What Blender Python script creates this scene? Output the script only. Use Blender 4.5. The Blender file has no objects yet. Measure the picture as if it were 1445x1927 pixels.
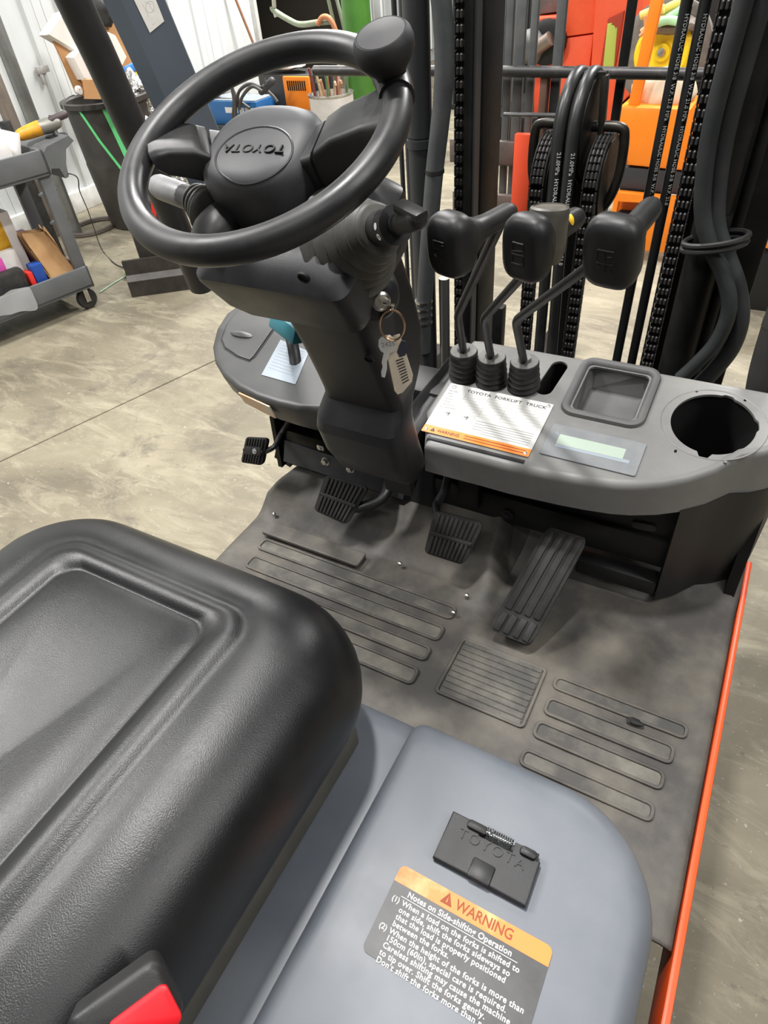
import bpy, bmesh, math, random
from mathutils.bvhtree import BVHTree
from mathutils import Vector, Matrix, Euler, Quaternion, noise as mnoise
random.seed(7)
S = bpy.context.scene
COL = S.collection
PI = math.pi

# ------------------------------------------------------------------ camera
RM = [[0.87637424, 0.47580097, -0.07471025], [0.27418694, -0.62040046, -0.73479575], [-0.3959668, 0.6234715, -0.67416139]]
FPX = 1209.4562
IW, IH = 1445, 1927
CAM = Vector((0.0, 0.0, 1.67))
R0, R1, R2 = (Vector(r) for r in RM)
cd = bpy.data.cameras.new('camera')
cam = bpy.data.objects.new('camera', cd)
COL.objects.link(cam)
cd.sensor_fit = 'VERTICAL'; cd.sensor_height = 36.0; cd.lens = FPX * 36.0 / IH
cd.clip_start = 0.02; cd.clip_end = 100
M = Matrix((R0, -R1, -R2)).transposed().to_4x4()
M.translation = CAM
cam.matrix_world = M
S.camera = cam

# ------------------------------------------------------------------ world, lamps, exposure
w = bpy.data.worlds.new('world'); S.world = w; w.use_nodes = True
bg = w.node_tree.nodes['Background']
bg.inputs[0].default_value = (0.93, 0.96, 1.0, 1); bg.inputs[1].default_value = 0.07

def area(name, loc, size, size_y, power, aim, col=(1, 0.985, 0.965)):
    l = bpy.data.lights.new(name, 'AREA'); l.shape = 'RECTANGLE'
    l.size = size; l.size_y = size_y; l.energy = power; l.color = col
    o = bpy.data.objects.new(name, l); COL.objects.link(o)
    o.location = loc
    d = Vector(aim) - Vector(loc)
    o.rotation_euler = d.to_track_quat('-Z', 'Y').to_euler()
    return o
# unseen ceiling lamps: key from lever shadows, others added for sheen and background
area('unseen_lamp', (-0.80, 0.85, 4.6), 0.20, 0.26, 125, (-0.5, 0.8, 0.9))
area('unseen_lamp', (-2.2, 3.3, 4.6), 0.6, 0.4, 90, (-0.3, 0.9, 0.9))
area('unseen_lamp', (-4.0, 6.5, 4.6), 1.2, 0.4, 420, (-4.0, 6.5, 0))
area('unseen_lamp', (0.4, 6.5, 4.6), 1.2, 0.4, 420, (0.4, 6.5, 0))
area('unseen_lamp', (2.4, 0.6, 4.4), 0.16, 2.6, 95, (-0.2, 0.3, 0.9))
area('unseen_lamp', (-3.4, 0.2, 4.6), 0.5, 1.6, 210, (-3.0, 0.8, 0))
area('unseen_lamp', (0.3, -1.6, 4.4), 2.4, 0.4, 35, (-0.3, 0.6, 0.8))

S.view_settings.view_transform = 'Standard'
S.view_settings.look = 'None'
S.view_settings.gamma = 1.0
S.view_settings.use_curve_mapping = False
S.view_settings.exposure = 0.12

# ------------------------------------------------------------------ pixel -> point
def ray(px, py):
    c = Vector((px - IW / 2, py - IH / 2, FPX))
    return (R0 * c.x + R1 * c.y + R2 * c.z).normalized()
def P(px, py, x=None, y=None, z=None, d=None):
    r = ray(px, py)
    if x is not None: t = (x - CAM.x) / r.x
    elif y is not None: t = (y - CAM.y) / r.y
    elif z is not None: t = (z - CAM.z) / r.z
    else: t = d
    return CAM + r * t
def PP(px, py, o, n):
    r = ray(px, py); o = Vector(o); n = Vector(n)
    return CAM + r * ((o - CAM).dot(n) / r.dot(n))

# ------------------------------------------------------------------ materials
MATS = {}
def mat(name, c, rough=0.5, metal=0.0, c2=None, scale=8.0, detail=6.0, mix=(0.35, 0.7), bump=0.0, bscale=200.0,
        coat=0.0, spec=0.5, rvar=0.0, emit=None, alpha=None, trans=0.0, stretch=None, bdist=0.001):
    if name in MATS: return MATS[name]
    m = bpy.data.materials.new(name); m.use_nodes = True
    nt = m.node_tree; b = nt.nodes['Principled BSDF']
    L = nt.links.new
    b.inputs['Base Color'].default_value = (*c, 1)
    b.inputs['Roughness'].default_value = rough
    b.inputs['Metallic'].default_value = metal
    b.inputs['Specular IOR Level'].default_value = spec
    b.inputs['Coat Weight'].default_value = coat
    b.inputs['Coat Roughness'].default_value = 0.12
    b.inputs['Transmission Weight'].default_value = trans
    if alpha is not None: b.inputs['Alpha'].default_value = alpha
    if emit is not None:
        b.inputs['Emission Color'].default_value = (*emit[:3], 1); b.inputs['Emission Strength'].default_value = emit[3]
    tc = nt.nodes.new('ShaderNodeTexCoord')
    src = tc.outputs['Object']
    if stretch:
        mp = nt.nodes.new('ShaderNodeMapping'); mp.inputs['Scale'].default_value = stretch
        L(src, mp.inputs[0]); src = mp.outputs[0]
    if c2 is not None or rvar:
        n = nt.nodes.new('ShaderNodeTexNoise'); n.inputs['Scale'].default_value = scale
        n.inputs['Detail'].default_value = detail; n.inputs['Roughness'].default_value = 0.62
        L(src, n.inputs['Vector'])
        r = nt.nodes.new('ShaderNodeValToRGB')
        r.color_ramp.elements[0].position = mix[0]; r.color_ramp.elements[1].position = mix[1]
        L(n.outputs['Fac'], r.inputs[0])
        if c2 is not None:
            mx = nt.nodes.new('ShaderNodeMix'); mx.data_type = 'RGBA'
            mx.inputs['A'].default_value = (*c, 1); mx.inputs['B'].default_value = (*c2, 1)
            L(r.outputs[0], mx.inputs['Factor']); L(mx.outputs['Result'], b.inputs['Base Color'])
        if rvar:
            mr = nt.nodes.new('ShaderNodeMapRange')
            mr.inputs['To Min'].default_value = rough; mr.inputs['To Max'].default_value = min(1, max(0.02, rough + rvar))
            L(r.outputs[0], mr.inputs['Value']); L(mr.outputs[0], b.inputs['Roughness'])
    if bump:
        n2 = nt.nodes.new('ShaderNodeTexNoise'); n2.inputs['Scale'].default_value = bscale; n2.inputs['Detail'].default_value = 3
        L(src, n2.inputs['Vector'])
        bp = nt.nodes.new('ShaderNodeBump'); bp.inputs['Strength'].default_value = bump; bp.inputs['Distance'].default_value = bdist
        L(n2.outputs['Fac'], bp.inputs['Height']); L(bp.outputs[0], b.inputs['Normal'])
    MATS[name] = m
    return m

# truck plastics and metals
BLK = mat('black_plastic', (0.012, 0.012, 0.013), 0.40, spec=.4, c2=(0.020, 0.0195, 0.019), scale=14, bump=0.25, bscale=900, bdist=0.0004, rvar=0.12)
COLM = mat('column_plastic', (0.014, 0.014, 0.016), 0.38, spec=.4, c2=(0.020, 0.020, 0.021), scale=9, bump=0.25, bscale=900, bdist=0.0004, rvar=0.15)
CONS = mat('console_plastic', (0.150, 0.150, 0.147), 0.38, spec=.5, c2=(0.205, 0.201, 0.188), scale=7, bump=0.3, bscale=1000, bdist=0.0004, rvar=0.12)
TRAY = mat('tray_rubber', (0.075, 0.075, 0.076), 0.60, c2=(0.10, 0.099, 0.094), scale=15, bump=0.2, bscale=800, bdist=0.0004)
WHL = mat('wheel_plastic', (0.014, 0.0145, 0.016), 0.32, spec=.45, c2=(0.024, 0.0235, 0.023), scale=12, rvar=0.2, bump=0.15, bscale=1200, bdist=0.0003)
HUBM = mat('hub_plastic', (0.032, 0.033, 0.037), 0.5, spec=.4, c2=(0.044, 0.0435, 0.044), scale=20, bump=0.3, bscale=1300, bdist=0.0003)
RUB = mat('rubber', (0.016, 0.016, 0.016), 0.6, spec=.35, c2=(0.036, 0.034, 0.031), scale=25, bump=0.3, bscale=500, bdist=0.0006)
BELL = mat('bellows_rubber', (0.045, 0.044, 0.039), 0.5, c2=(0.095, 0.090, 0.076), scale=18)
MATR = mat('floor_mat_rubber', (0.052, 0.048, 0.044), 0.62, c2=(0.150, 0.133, 0.108), scale=6, detail=10, mix=(0.40, 0.68), bump=0.35, bscale=60, bdist=0.002)
PAD = mat('worn_tread_rubber', (0.060, 0.057, 0.052), 0.68, c2=(0.180, 0.168, 0.138), scale=11, detail=10, mix=(0.42, 0.72), bump=0.3, bscale=80, bdist=0.0015)
HOOD = mat('slate_blue_paint', (0.104, 0.117, 0.138), 0.38, c2=(0.150, 0.162, 0.178), scale=5, detail=9, mix=(0.4, 0.75), rvar=0.14, bump=0.05, bscale=30)
HOODD = mat('slate_deck_paint', (0.088, 0.100, 0.118), 0.42, c2=(0.120, 0.132, 0.148), scale=6, detail=8, rvar=0.12)
LEA = mat('black_leatherette', (0.006, 0.006, 0.0065), 0.31, spec=.42, c2=(0.011, 0.0115, 0.012), scale=9, rvar=0.08, bump=0.4, bscale=800, bdist=0.0006)
STEEL = mat('zinc_steel', (0.62, 0.62, 0.60), 0.28, 1.0, c2=(0.45, 0.44, 0.42), scale=40)
BRASSY = mat('nickel_key', (0.72, 0.68, 0.60), 0.25, 1.0)
RINGM = mat('brass_ring', (0.62, 0.42, 0.26), 0.28, 1.0)
MASTM = mat('mast_paint', (0.006, 0.006, 0.006), 0.5, spec=.25, c2=(0.014, 0.0135, 0.013), scale=10, mix=(0.45, 0.8), rvar=0.2)
MASTG = mat('mast_grey_black', (0.024, 0.026, 0.028), 0.40, c2=(0.042, 0.043, 0.043), scale=6, stretch=(1, 1, 0.2), rvar=0.2)
CHAIN = mat('greasy_chain', (0.024, 0.023, 0.023), 0.5, 0.0, c2=(0.045, 0.042, 0.040), scale=60)
HOSE = mat('hose_rubber', (0.012, 0.0125, 0.0125), 0.36, c2=(0.022, 0.023, 0.023), scale=8, rvar=0.1)
HOSEG = mat('dusty_hose_sleeve', (0.036, 0.040, 0.041), 0.7, c2=(0.070, 0.074, 0.074), scale=12)
HTXT = mat('hose_print', (0.62, 0.62, 0.60), 0.6)
ORG = mat('truck_orange', (0.86, 0.095, 0.018), 0.38, c2=(0.78, 0.075, 0.014), scale=5)
REDB = mat('faded_red_orange', (0.92, 0.115, 0.035), 0.48, c2=(0.80, 0.085, 0.026), scale=4, detail=8, rvar=0.15)
ORGB = mat('bright_orange_paint', (0.92, 0.25, 0.012), 0.42, c2=(0.86, 0.21, 0.010), scale=5)
TEAL = mat('teal_plastic', (0.045, 0.22, 0.27), 0.45)
WLAB = mat('white_label', (0.56, 0.56, 0.535), 0.5)
GLAB = mat('pale_label', (0.26, 0.30, 0.34), 0.5)
OLAB = mat('orange_label', (0.90, 0.21, 0.015), 0.45)
OLABW = mat('worn_orange_label', (0.90, 0.21, 0.020), 0.45, c2=(0.95, 0.62, 0.30), scale=6, mix=(0.6, 0.75))
BLAB = mat('black_label', (0.022, 0.022, 0.022), 0.42, c2=(0.050, 0.050, 0.050), scale=25)
INK = mat('black_ink', (0.03, 0.03, 0.03), 0.6)
INKG = mat('grey_ink', (0.16, 0.16, 0.16), 0.6)
INKO = mat('dark_orange_ink', (0.28, 0.05, 0.008), 0.6)
PRNT = mat('white_print', (0.74, 0.74, 0.72), 0.5)
CHRO = mat('chrome', (0.75, 0.75, 0.75), 0.12, 1.0)
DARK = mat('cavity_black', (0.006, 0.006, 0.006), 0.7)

# ------------------------------------------------------------------ object helpers
def finish(me, smooth=True, ang=35):
    if smooth:
        for p in me.polygons: p.use_smooth = True
        try: me.set_sharp_from_angle(angle=math.radians(ang))
        except Exception: pass

def link(name, me, m, parent=None, label=None, smooth=True, ang=35, kind=None, group=None):
    if isinstance(me, bmesh.types.BMesh):
        bmesh.ops.recalc_face_normals(me, faces=me.faces[:])
        x = bpy.data.meshes.new(name); me.to_mesh(x); me.free(); me = x
    finish(me, smooth, ang)
    if m is not None:
        me.materials.clear(); me.materials.append(m)
    o = bpy.data.objects.new(name, me); COL.objects.link(o)
    if parent is not None:
        o.parent = parent
        if parent.type == 'EMPTY':
            o.matrix_parent_inverse = Matrix.Translation(-parent.location)
    if label: o['label'] = label
    if kind: o['kind'] = kind
    if group: o['group'] = group
    return o
def thing(name, label, cat, loc=(0, 0, 0), group=None):
    o = bpy.data.objects.new(name, None); COL.objects.link(o)
    o.location = loc; o['label'] = label; o['category'] = cat
    if group: o['group'] = group
    return o
def tag(o, label, cat, group=None):
    o['label'] = label; o['category'] = cat
    if group: o['group'] = group
    return o
def struct(name, me, m, label, **k):
    o = link(name, me, m, **k); o['kind'] = 'structure'; o['label'] = label; o['category'] = name.split('_')[0]
    return o

def frame(o, z, x=None):
    """matrix with origin o, local z axis along z, local x close to x"""
    z = Vector(z).normalized()
    x = Vector(x) if x is not None else (Vector((1, 0, 0)) if abs(z.x) < 0.9 else Vector((0, 1, 0)))
    x = (x - z * x.dot(z)).normalized(); y = z.cross(x)
    m = Matrix((x, y, z)).transposed().to_4x4(); m.translation = Vector(o)
    return m

def BM(): return bmesh.new()
def add_mesh(bm, me, M=None):
    me2 = me.copy()
    if M is not None: me2.transform(M)
    bm.from_mesh(me2); bpy.data.meshes.remove(me2)
def box(bm, c, s, M=None, bev=0.0, seg=2):
    """box centred on c, size s, optionally bevelled, in local frame M"""
    t = bmesh.new()
    bmesh.ops.create_cube(t, size=1.0)
    for v in t.verts: v.co = Vector((v.co.x * s[0], v.co.y * s[1], v.co.z * s[2]))
    if bev: bmesh.ops.bevel(t, geom=t.edges[:], offset=min(bev, min(s) * 0.49), segments=seg, affect='EDGES', profile=0.5)
    for v in t.verts: v.co += Vector(c)
    if M is not None: t.transform(M)
    me = bpy.data.meshes.new('t'); t.to_mesh(me); t.free(); bm.from_mesh(me); bpy.data.meshes.remove(me)
    return bm
def bar(bm, a, b, w, h, up=(0, 0, 1), bev=0.0):
    """box from a to b, w across, h along up"""
    a, b = Vector(a), Vector(b); d = b - a
    z = d.normalized(); y = Vector(up) - z * Vector(up).dot(z); y.normalize(); x = y.cross(z)
    M = Matrix((x, y, z)).transposed().to_4x4(); M.translation = (a + b) / 2
    return box(bm, (0, 0, 0), (w, h, d.length), M, bev)
def smooth_path(pts, n=6, closed=False):
    pts = [Vector(p) for p in pts]; out = []
    N = len(pts)
    rng = range(N if closed else N - 1)
    for i in rng:
        p1, p2 = pts[i], pts[(i + 1) % N]
        p0 = pts[(i - 1) % N] if (closed or i > 0) else p1 * 2 - p2
        p3 = pts[(i + 2) % N] if (closed or i < N - 2) else p2 * 2 - p1
        for k in range(n):
            t = k / n
            out.append(0.5 * ((2 * p1) + (p2 - p0) * t + (2 * p0 - 5 * p1 + 4 * p2 - p3) * t * t + (3 * p1 - p0 - 3 * p2 + p3) * t ** 3))
    if not closed: out.append(pts[-1])
    return out
def tube(bm, pts, r, n=12, closed=False, caps=True, flat=1.0, up=None, rnd=False):
    pts = [Vector(p) for p in pts]; N = len(pts)
    rs = r if isinstance(r, (list, tuple)) else [r] * N
    if rnd and not closed:   # rounded ends
        a = (pts[0] - pts[1]).normalized(); b = (pts[-1] - pts[-2]).normalized()
        r0, r1 = rs[0], rs[-1]
        A = [(pts[0] + a * r0 * math.sin(t), max(r0 * math.cos(t), r0 * 0.02)) for t in (1.5, 1.2, 0.85, 0.45)]
        B = [(pts[-1] + b * r1 * math.sin(t), max(r1 * math.cos(t), r1 * 0.02)) for t in (0.45, 0.85, 1.2, 1.5)]
        pts = [p for p, _ in A] + pts + [p for p, _ in B]
        rs = [q for _, q in A] + list(rs) + [q for _, q in B]; N = len(pts)
    def tan(i):
        if closed: return (pts[(i + 1) % N] - pts[i - 1]).normalized()
        return (pts[min(i + 1, N - 1)] - pts[max(i - 1, 0)]).normalized()
    t0 = tan(0)
    u = Vector(up) if up is not None else (Vector((0, 0, 1)) if abs(t0.z) < 0.9 else Vector((0, 1, 0)))
    u = (u - t0 * u.dot(t0)).normalized()
    rings = []
    for i in range(N):
        t = tan(i); u = (u - t * u.dot(t)); u = u.normalized() if u.length > 1e-6 else Vector((0, 0, 1)); v = t.cross(u)
        rings.append([bm.verts.new(pts[i] + (u * math.cos(2 * PI * k / n) * flat + v * math.sin(2 * PI * k / n)) * rs[i]) for k in range(n)])
    for i in range(N if closed else N - 1):
        A, B = rings[i], rings[(i + 1) % N]
        for k in range(n): bm.faces.new((A[k], A[(k + 1) % n], B[(k + 1) % n], B[k]))
    if caps and not closed:
        bm.faces.new(rings[0][::-1]); bm.faces.new(rings[-1])
    return bm
def loft(bm, loops, cap0=True, cap1=True, closed=True):
    R = [[bm.verts.new(Vector(p)) for p in lp] for lp in loops]
    n = len(R[0])
    for A, B in zip(R, R[1:]):
        for k in range(n if closed else n - 1):
            bm.faces.new((A[k], A[(k + 1) % n], B[(k + 1) % n], B[k]))
    if cap0: bm.faces.new(R[0][::-1])
    if cap1: bm.faces.new(R[-1])
    return bm
def lathe(bm, prof, M=None, n=24, caps=True, sx=1.0, sy=1.0):
    M = M or Matrix()
    loops = [[M @ Vector((max(r, 1e-5) * math.cos(2 * PI * k / n) * sx, max(r, 1e-5) * math.sin(2 * PI * k / n) * sy, h)) for k in range(n)] for r, h in prof]
    return loft(bm, loops, caps, caps)
def rrect(hx, hy, r, n=6, cx=0, cy=0):
    """rounded rectangle loop, ccw"""
    r = max(min(r, hx - 1e-4, hy - 1e-4), 1e-4); out = []
    for sx, sy, a0 in ((1, 1, 0), (-1, 1, PI / 2), (-1, -1, PI), (1, -1, 3 * PI / 2)):
        for k in range(n + 1):
            a = a0 + PI / 2 * k / n
            out.append((cx + sx * (hx - r) + r * math.cos(a), cy + sy * (hy - r) + r * math.sin(a)))
    return out
def superell(a, b, e, n=48):
    out = []
    for k in range(n):
        t = 2 * PI * k / n; c, s = math.cos(t), math.sin(t)
        out.append((a * math.copysign(abs(c) ** (2 / e), c), b * math.copysign(abs(s) ** (2 / e), s)))
    return out
def offset_open(pts, d):
    """offset an open or closed 2D polyline to its left by d (mitred by averaged normals)"""
    out = []; N = len(pts)
    for i in range(N):
        a = Vector(pts[max(i - 1, 0)]); b = Vector(pts[min(i + 1, N - 1)])
        t = (b - a).normalized(); out.append((pts[i][0] - t.y * d, pts[i][1] + t.x * d))
    return out
def prism(bm, loop, M, h, bev=0.0):
    """extrude a 2D loop (ccw) along local z by h"""
    t = bmesh.new()
    A = [t.verts.new((p[0], p[1], 0)) for p in loop]; B = [t.verts.new((p[0], p[1], h)) for p in loop]
    n = len(loop)
    t.faces.new(A[::-1]); top = t.faces.new(B)
    for k in range(n): t.faces.new((A[k], A[(k + 1) % n], B[(k + 1) % n], B[k]))
    if bev:
        bmesh.ops.bevel(t, geom=list(top.edges), offset=bev, segments=2, affect='EDGES', profile=0.5)
    t.transform(M)
    me = bpy.data.meshes.new('t'); t.to_mesh(me); t.free(); bm.from_mesh(me); bpy.data.meshes.remove(me)
    return bm
def curve_mesh(loops, thick, bevel=0.0, res=1):
    """flat plate with holes: first loop outline, others holes; z from -thick/2 to +thick/2"""
    cu = bpy.data.curves.new('c', 'CURVE'); cu.dimensions = '2D'; cu.fill_mode = 'BOTH'
    cu.extrude = max(thick / 2 - bevel, 0); cu.bevel_depth = bevel; cu.bevel_resolution = res; cu.offset = -bevel
    for lp in loops:
        sp = cu.splines.new('POLY'); sp.points.add(len(lp) - 1)
        for q, p in zip(sp.points, lp): q.co = (p[0], p[1], 0, 1)
        sp.use_cyclic_u = True
    o = bpy.data.objects.new('c', cu); COL.objects.link(o)
    dg = bpy.context.evaluated_depsgraph_get(); dg.update()
    me = bpy.data.meshes.new_from_object(o.evaluated_get(dg))
    bpy.data.objects.remove(o); bpy.data.curves.remove(cu)
    return me
def text_mesh(s, size, ext=0.0004, align='LEFT', spacing=1.0, xs=1.0, bold=0.0):
    cu = bpy.data.curves.new('t', 'FONT'); cu.body = s; cu.size = size; cu.extrude = ext; cu.align_x = align
    cu.space_character = spacing; cu.resolution_u = 3; cu.offset = bold
    o = bpy.data.objects.new('t', cu); COL.objects.link(o)
    dg = bpy.context.evaluated_depsgraph_get(); dg.update()
    me = bpy.data.meshes.new_from_object(o.evaluated_get(dg))
    bpy.data.objects.remove(o); bpy.data.curves.remove(cu)
    if xs != 1.0: me.transform(Matrix.Diagonal((xs, 1, 1, 1)))
    return me
def bm_of(me, M=None):
    bm = bmesh.new(); add_mesh(bm, me, M); return bm
def lump(bm, c, s, seed=0, amp=0.15, M=None, sub=3, freq=2.0):
    t = bmesh.new(); bmesh.ops.create_icosphere(t, subdivisions=sub, radius=1.0)
    for v in t.verts:
        k = 1 + amp * mnoise.noise(v.co * freq + Vector((seed * 7.3, seed * 3.1, seed)))
        v.co = Vector((v.co.x * s[0], v.co.y * s[1], v.co.z * s[2])) * k
    if M is not None: t.transform(M)
    for v in t.verts: v.co += Vector(c)
    me = bpy.data.meshes.new('t'); t.to_mesh(me); t.free(); bm.from_mesh(me); bpy.data.meshes.remove(me)
    return bm
def quadplate(bm, q, th, n=None):
    """plate over a 3D quad (list of 4 points), thickness th away from its normal"""
    q = [Vector(p) for p in q]
    nn = (q[1] - q[0]).cross(q[3] - q[0]).normalized() if n is None else Vector(n)
    A = [bm.verts.new(p) for p in q]; B = [bm.verts.new(p - nn * th) for p in q]
    bm.faces.new(A); bm.faces.new(B[::-1])
    for k in range(4): bm.faces.new((A[k], B[k], B[(k + 1) % 4], A[(k + 1) % 4]))
    return bm

# ================================================================== THE SHOP
def concrete():
    m = bpy.data.materials.new('stained_concrete'); m.use_nodes = True
    nt = m.node_tree; b = nt.nodes['Principled BSDF']; L = nt.links.new
    tc = nt.nodes.new('ShaderNodeTexCoord')
    def nz(scale, detail, rough=0.6, stretch=None, dist=0.0):
        src = tc.outputs['Object']
        if stretch:
            mp = nt.nodes.new('ShaderNodeMapping'); mp.inputs['Scale'].default_value = stretch; mp.inputs['Rotation'].default_value = (0, 0, 0.5)
            L(src, mp.inputs[0]); src = mp.outputs[0]
        n = nt.nodes.new('ShaderNodeTexNoise'); n.inputs['Scale'].default_value = scale; n.inputs['Detail'].default_value = detail
        n.inputs['Roughness'].default_value = rough; n.inputs['Distortion'].default_value = dist
        L(src, n.inputs['Vector']); return n.outputs['Fac']
    def ramp(f, a, c):
        r = nt.nodes.new('ShaderNodeValToRGB'); r.color_ramp.elements[0].position = a; r.color_ramp.elements[1].position = c
        L(f, r.inputs[0]); return r.outputs[0]
    def mix(f, A, B):
        x = nt.nodes.new('ShaderNodeMix'); x.data_type = 'RGBA'; L(f, x.inputs['Factor'])
        for s, v in (('A', A), ('B', B)):
            if isinstance(v, tuple): x.inputs[s].default_value = (*v, 1)
            else: L(v, x.inputs[s])
        return x.outputs['Result']
    base = mix(ramp(nz(1.1, 8, 0.65, None, 0.6), 0.35, 0.65), (0.125, 0.108, 0.074), (0.250, 0.220, 0.152))
    base = mix(ramp(nz(3.0, 12, 0.75, (1, 3.2, 1), 0.8), 0.48, 0.70), base, (0.325, 0.292, 0.208))
    base = mix(ramp(nz(2.2, 10, 0.72, None, 1.2), 0.55, 0.70), base, (0.100, 0.088, 0.068))
    base = mix(ramp(nz(17, 6, 0.7), 0.62, 0.75), base, (0.09, 0.08, 0.064))
    base = mix(ramp(nz(55, 4, 0.6), 0.64, 0.70), base, (0.36, 0.33, 0.26))
    L(base, b.inputs['Base Color'])
    b.inputs['Roughness'].default_value = 0.62
    bp = nt.nodes.new('ShaderNodeBump'); bp.inputs['Strength'].default_value = 0.25; bp.inputs['Distance'].default_value = 0.002
    L(nz(40, 6), bp.inputs['Height']); L(bp.outputs[0], b.inputs['Normal'])
    return m
CONC = concrete()
JOINT = mat('joint_dirt', (0.06, 0.053, 0.045), 0.9)
WALLW = mat('white_metal_siding', (0.64, 0.66, 0.65), 0.42, c2=(0.54, 0.56, 0.55), scale=3, stretch=(1, 1, 0.3), rvar=0.1)
TRIMW = mat('white_trim', (0.72, 0.72, 0.69), 0.5, c2=(0.5, 0.49, 0.46), scale=9)

bm = BM(); box(bm, (-1, 7, -0.06), (30, 40, 0.1))
floor = struct('floor', bm, JOINT, 'stained tan concrete shop floor with saw-cut joints')
# slabs between saw-cut joints
jo = Vector((-2.75, 1.134, 0)); ju = Vector((0.346, 1.09, 0)).normalized(); jv = Vector((ju.y, -ju.x, 0))
vj = (P(1360, 1770, z=0) - jo).dot(ju) - 2.2
SL = 4.6; SV = 11.0
for i in range(-2, 3):
    for j in range(-1, 2):
        c = jo + jv * (i + 0.5) * SL + ju * (vj + (j + 0.5) * SV)
        if abs(c.x + 1) > 13: continue
        bm = BM(); M = Matrix((jv, ju, Vector((0, 0, 1)))).transposed().to_4x4(); M.translation = c
        box(bm, (0, 0, -0.01), (SL - 0.009, SV - 0.009, 0.02), M, 0.003, 1)
        link('slab', bm, CONC, floor)

# side wall of ribbed white sheets, at x = WX, with a dark doorway
WX = -5.32
def sheet(y0, y1, z0, z1, parent, name='wall_sheet'):
    bm = BM(); prof = []
    n = max(1, round((y1 - y0) / 0.305)); s = (y1 - y0) / n
    for k in range(n):
        a = y0 + k * s
        prof += [(a, 0), (a + s * .36, 0), (a + s * .41, .018), (a + s * .53, .018), (a + s * .58, 0)]
        prof += [(a + s * .72, 0), (a + s * .735, .004), (a + s * .765, .004), (a + s * .78, 0)]
    prof.append((y1, 0))
    A = [bm.verts.new((WX + h, y, z0)) for y, h in prof]; B = [bm.verts.new((WX + h, y, z1)) for y, h in prof]
    for k in range(len(prof) - 1): bm.faces.new((A[k], A[k + 1], B[k + 1], B[k]))
    return link(name, bm, WALLW, parent, smooth=False)
DY0, DY1 = 6.80, 8.85
bm = BM(); box(bm, (WX - 0.06, 1.4, 2.3), (0.1, 2 * (DY0 - 1.4), 4.6))
wl = struct('wall_left', bm, WALLW, 'white ribbed metal wall beside the grey service cart and black barrel')
y = -4.0
while y < DY0 - 0.01:
    y2 = min(y + 0.915, DY0); sheet(y, y2 - 0.003, 0.16, 4.6, wl); y = y2
bm = BM(); box(bm, (WX - 0.06, (DY1 + 13) / 2, 2.3), (0.1, 13 - DY1, 4.6))
wl2 = struct('wall_far', bm, WALLW, 'white ribbed metal wall on the far side of the dark doorway')
y = DY1
while y < 12.99:
    y2 = min(y + 0.915, 13); sheet(y, y2 - 0.003, 0.16, 4.6, wl2); y = y2
bm = BM(); box(bm, (WX + 0.02, (DY0 - 4) / 2, 0.08), (0.05, DY0 + 4, 0.16), None, 0.006)
struct('baseboard_left', bm, TRIMW, 'white base trim along the foot of the ribbed wall')
# doorway: white jamb angles and the unlit room behind
bm = BM()
for yy in (DY0, DY1): box(bm, (WX - 0.01, yy, 2.3), (0.14, 0.05, 4.6), None, 0.004)
box(bm, (WX - 0.01, (DY0 + DY1) / 2, 3.3), (0.14, DY1 - DY0, 0.06))
struct('door_1', bm, TRIMW, 'white jambs of the open dark doorway')
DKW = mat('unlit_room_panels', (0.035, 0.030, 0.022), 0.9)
bm = BM()
box(bm, (WX - 2.6, (DY0 + DY1) / 2, 2.3), (0.06, 5.0, 4.6)); box(bm, (WX - 1.35, DY0 - 1.4, 2.3), (2.5, 0.06, 4.6))
box(bm, (WX - 1.35, DY1 + 1.4, 2.3), (2.5, 0.06, 4.6)); box(bm, (WX - 1.35, (DY0 + DY1) / 2, 3.4), (2.5, 5.0, 0.06))
struct('wall_storeroom', bm, DKW, 'dark unlit walls of the room behind the doorway')
bm = BM(); box(bm, (-1, 13.1, 2.3), (9, 0.1, 4.6))
wb = struct('wall_back', bm, mat('grey_back_wall', (0.20, 0.20, 0.19), 0.7, c2=(0.12, 0.12, 0.115), scale=2), 'grey end wall far behind the red machine')

# ================================================================== THE FORKLIFT
TX = -0.42                      # truck centre line
FZ = 0.62                       # height of the floor plate above the ground
TRUCK = thing('forklift', 'orange and black forklift truck with slate blue hood, seen over its seat', 'forklift', (TX, 0.6, 0))
T = TRUCK

# ---- frame, tanks, wheels: what carries the floor plate
bm = BM()
box(bm, (TX + .02, 0.55, 0.42), (1.06, 2.0, 0.34), None, 0.03)
link('chassis', bm, MASTM, T)
for sx, zz in ((0.169, 0.562), (-0.955, 0.40)):
    bm = BM(); bar(bm, (sx, -0.7, zz), (sx, 1.16, zz), 0.012, 0.10, (0, 0, 1), 0.004)
    link('side_rail', bm, ORG, T, label='bright orange side rail')
def wheel(c, r, wd):
    M = frame(c, (1, 0, 0))
    bm = BM(); lathe(bm, [(r * .55, -wd / 2), (r * .9, -wd / 2), (r, -wd * .36), (r, wd * .36), (r * .9, wd / 2), (r * .55, wd / 2)], M, 32)
    o = link('drive_wheel', bm, RUB, T); bm = BM()
    lathe(bm, [(r * .2, -wd * .4), (r * .54, -wd * .42), (r * .54, wd * .42), (r * .2, wd * .4)], M, 24)
    link('wheel_rim', bm, ORG, o)
for sx in (TX - 0.44, TX + 0.44):
    wheel((sx, 1.62, 0.33), 0.33, 0.2); wheel((sx, -0.2, 0.26), 0.26, 0.18)

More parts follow.
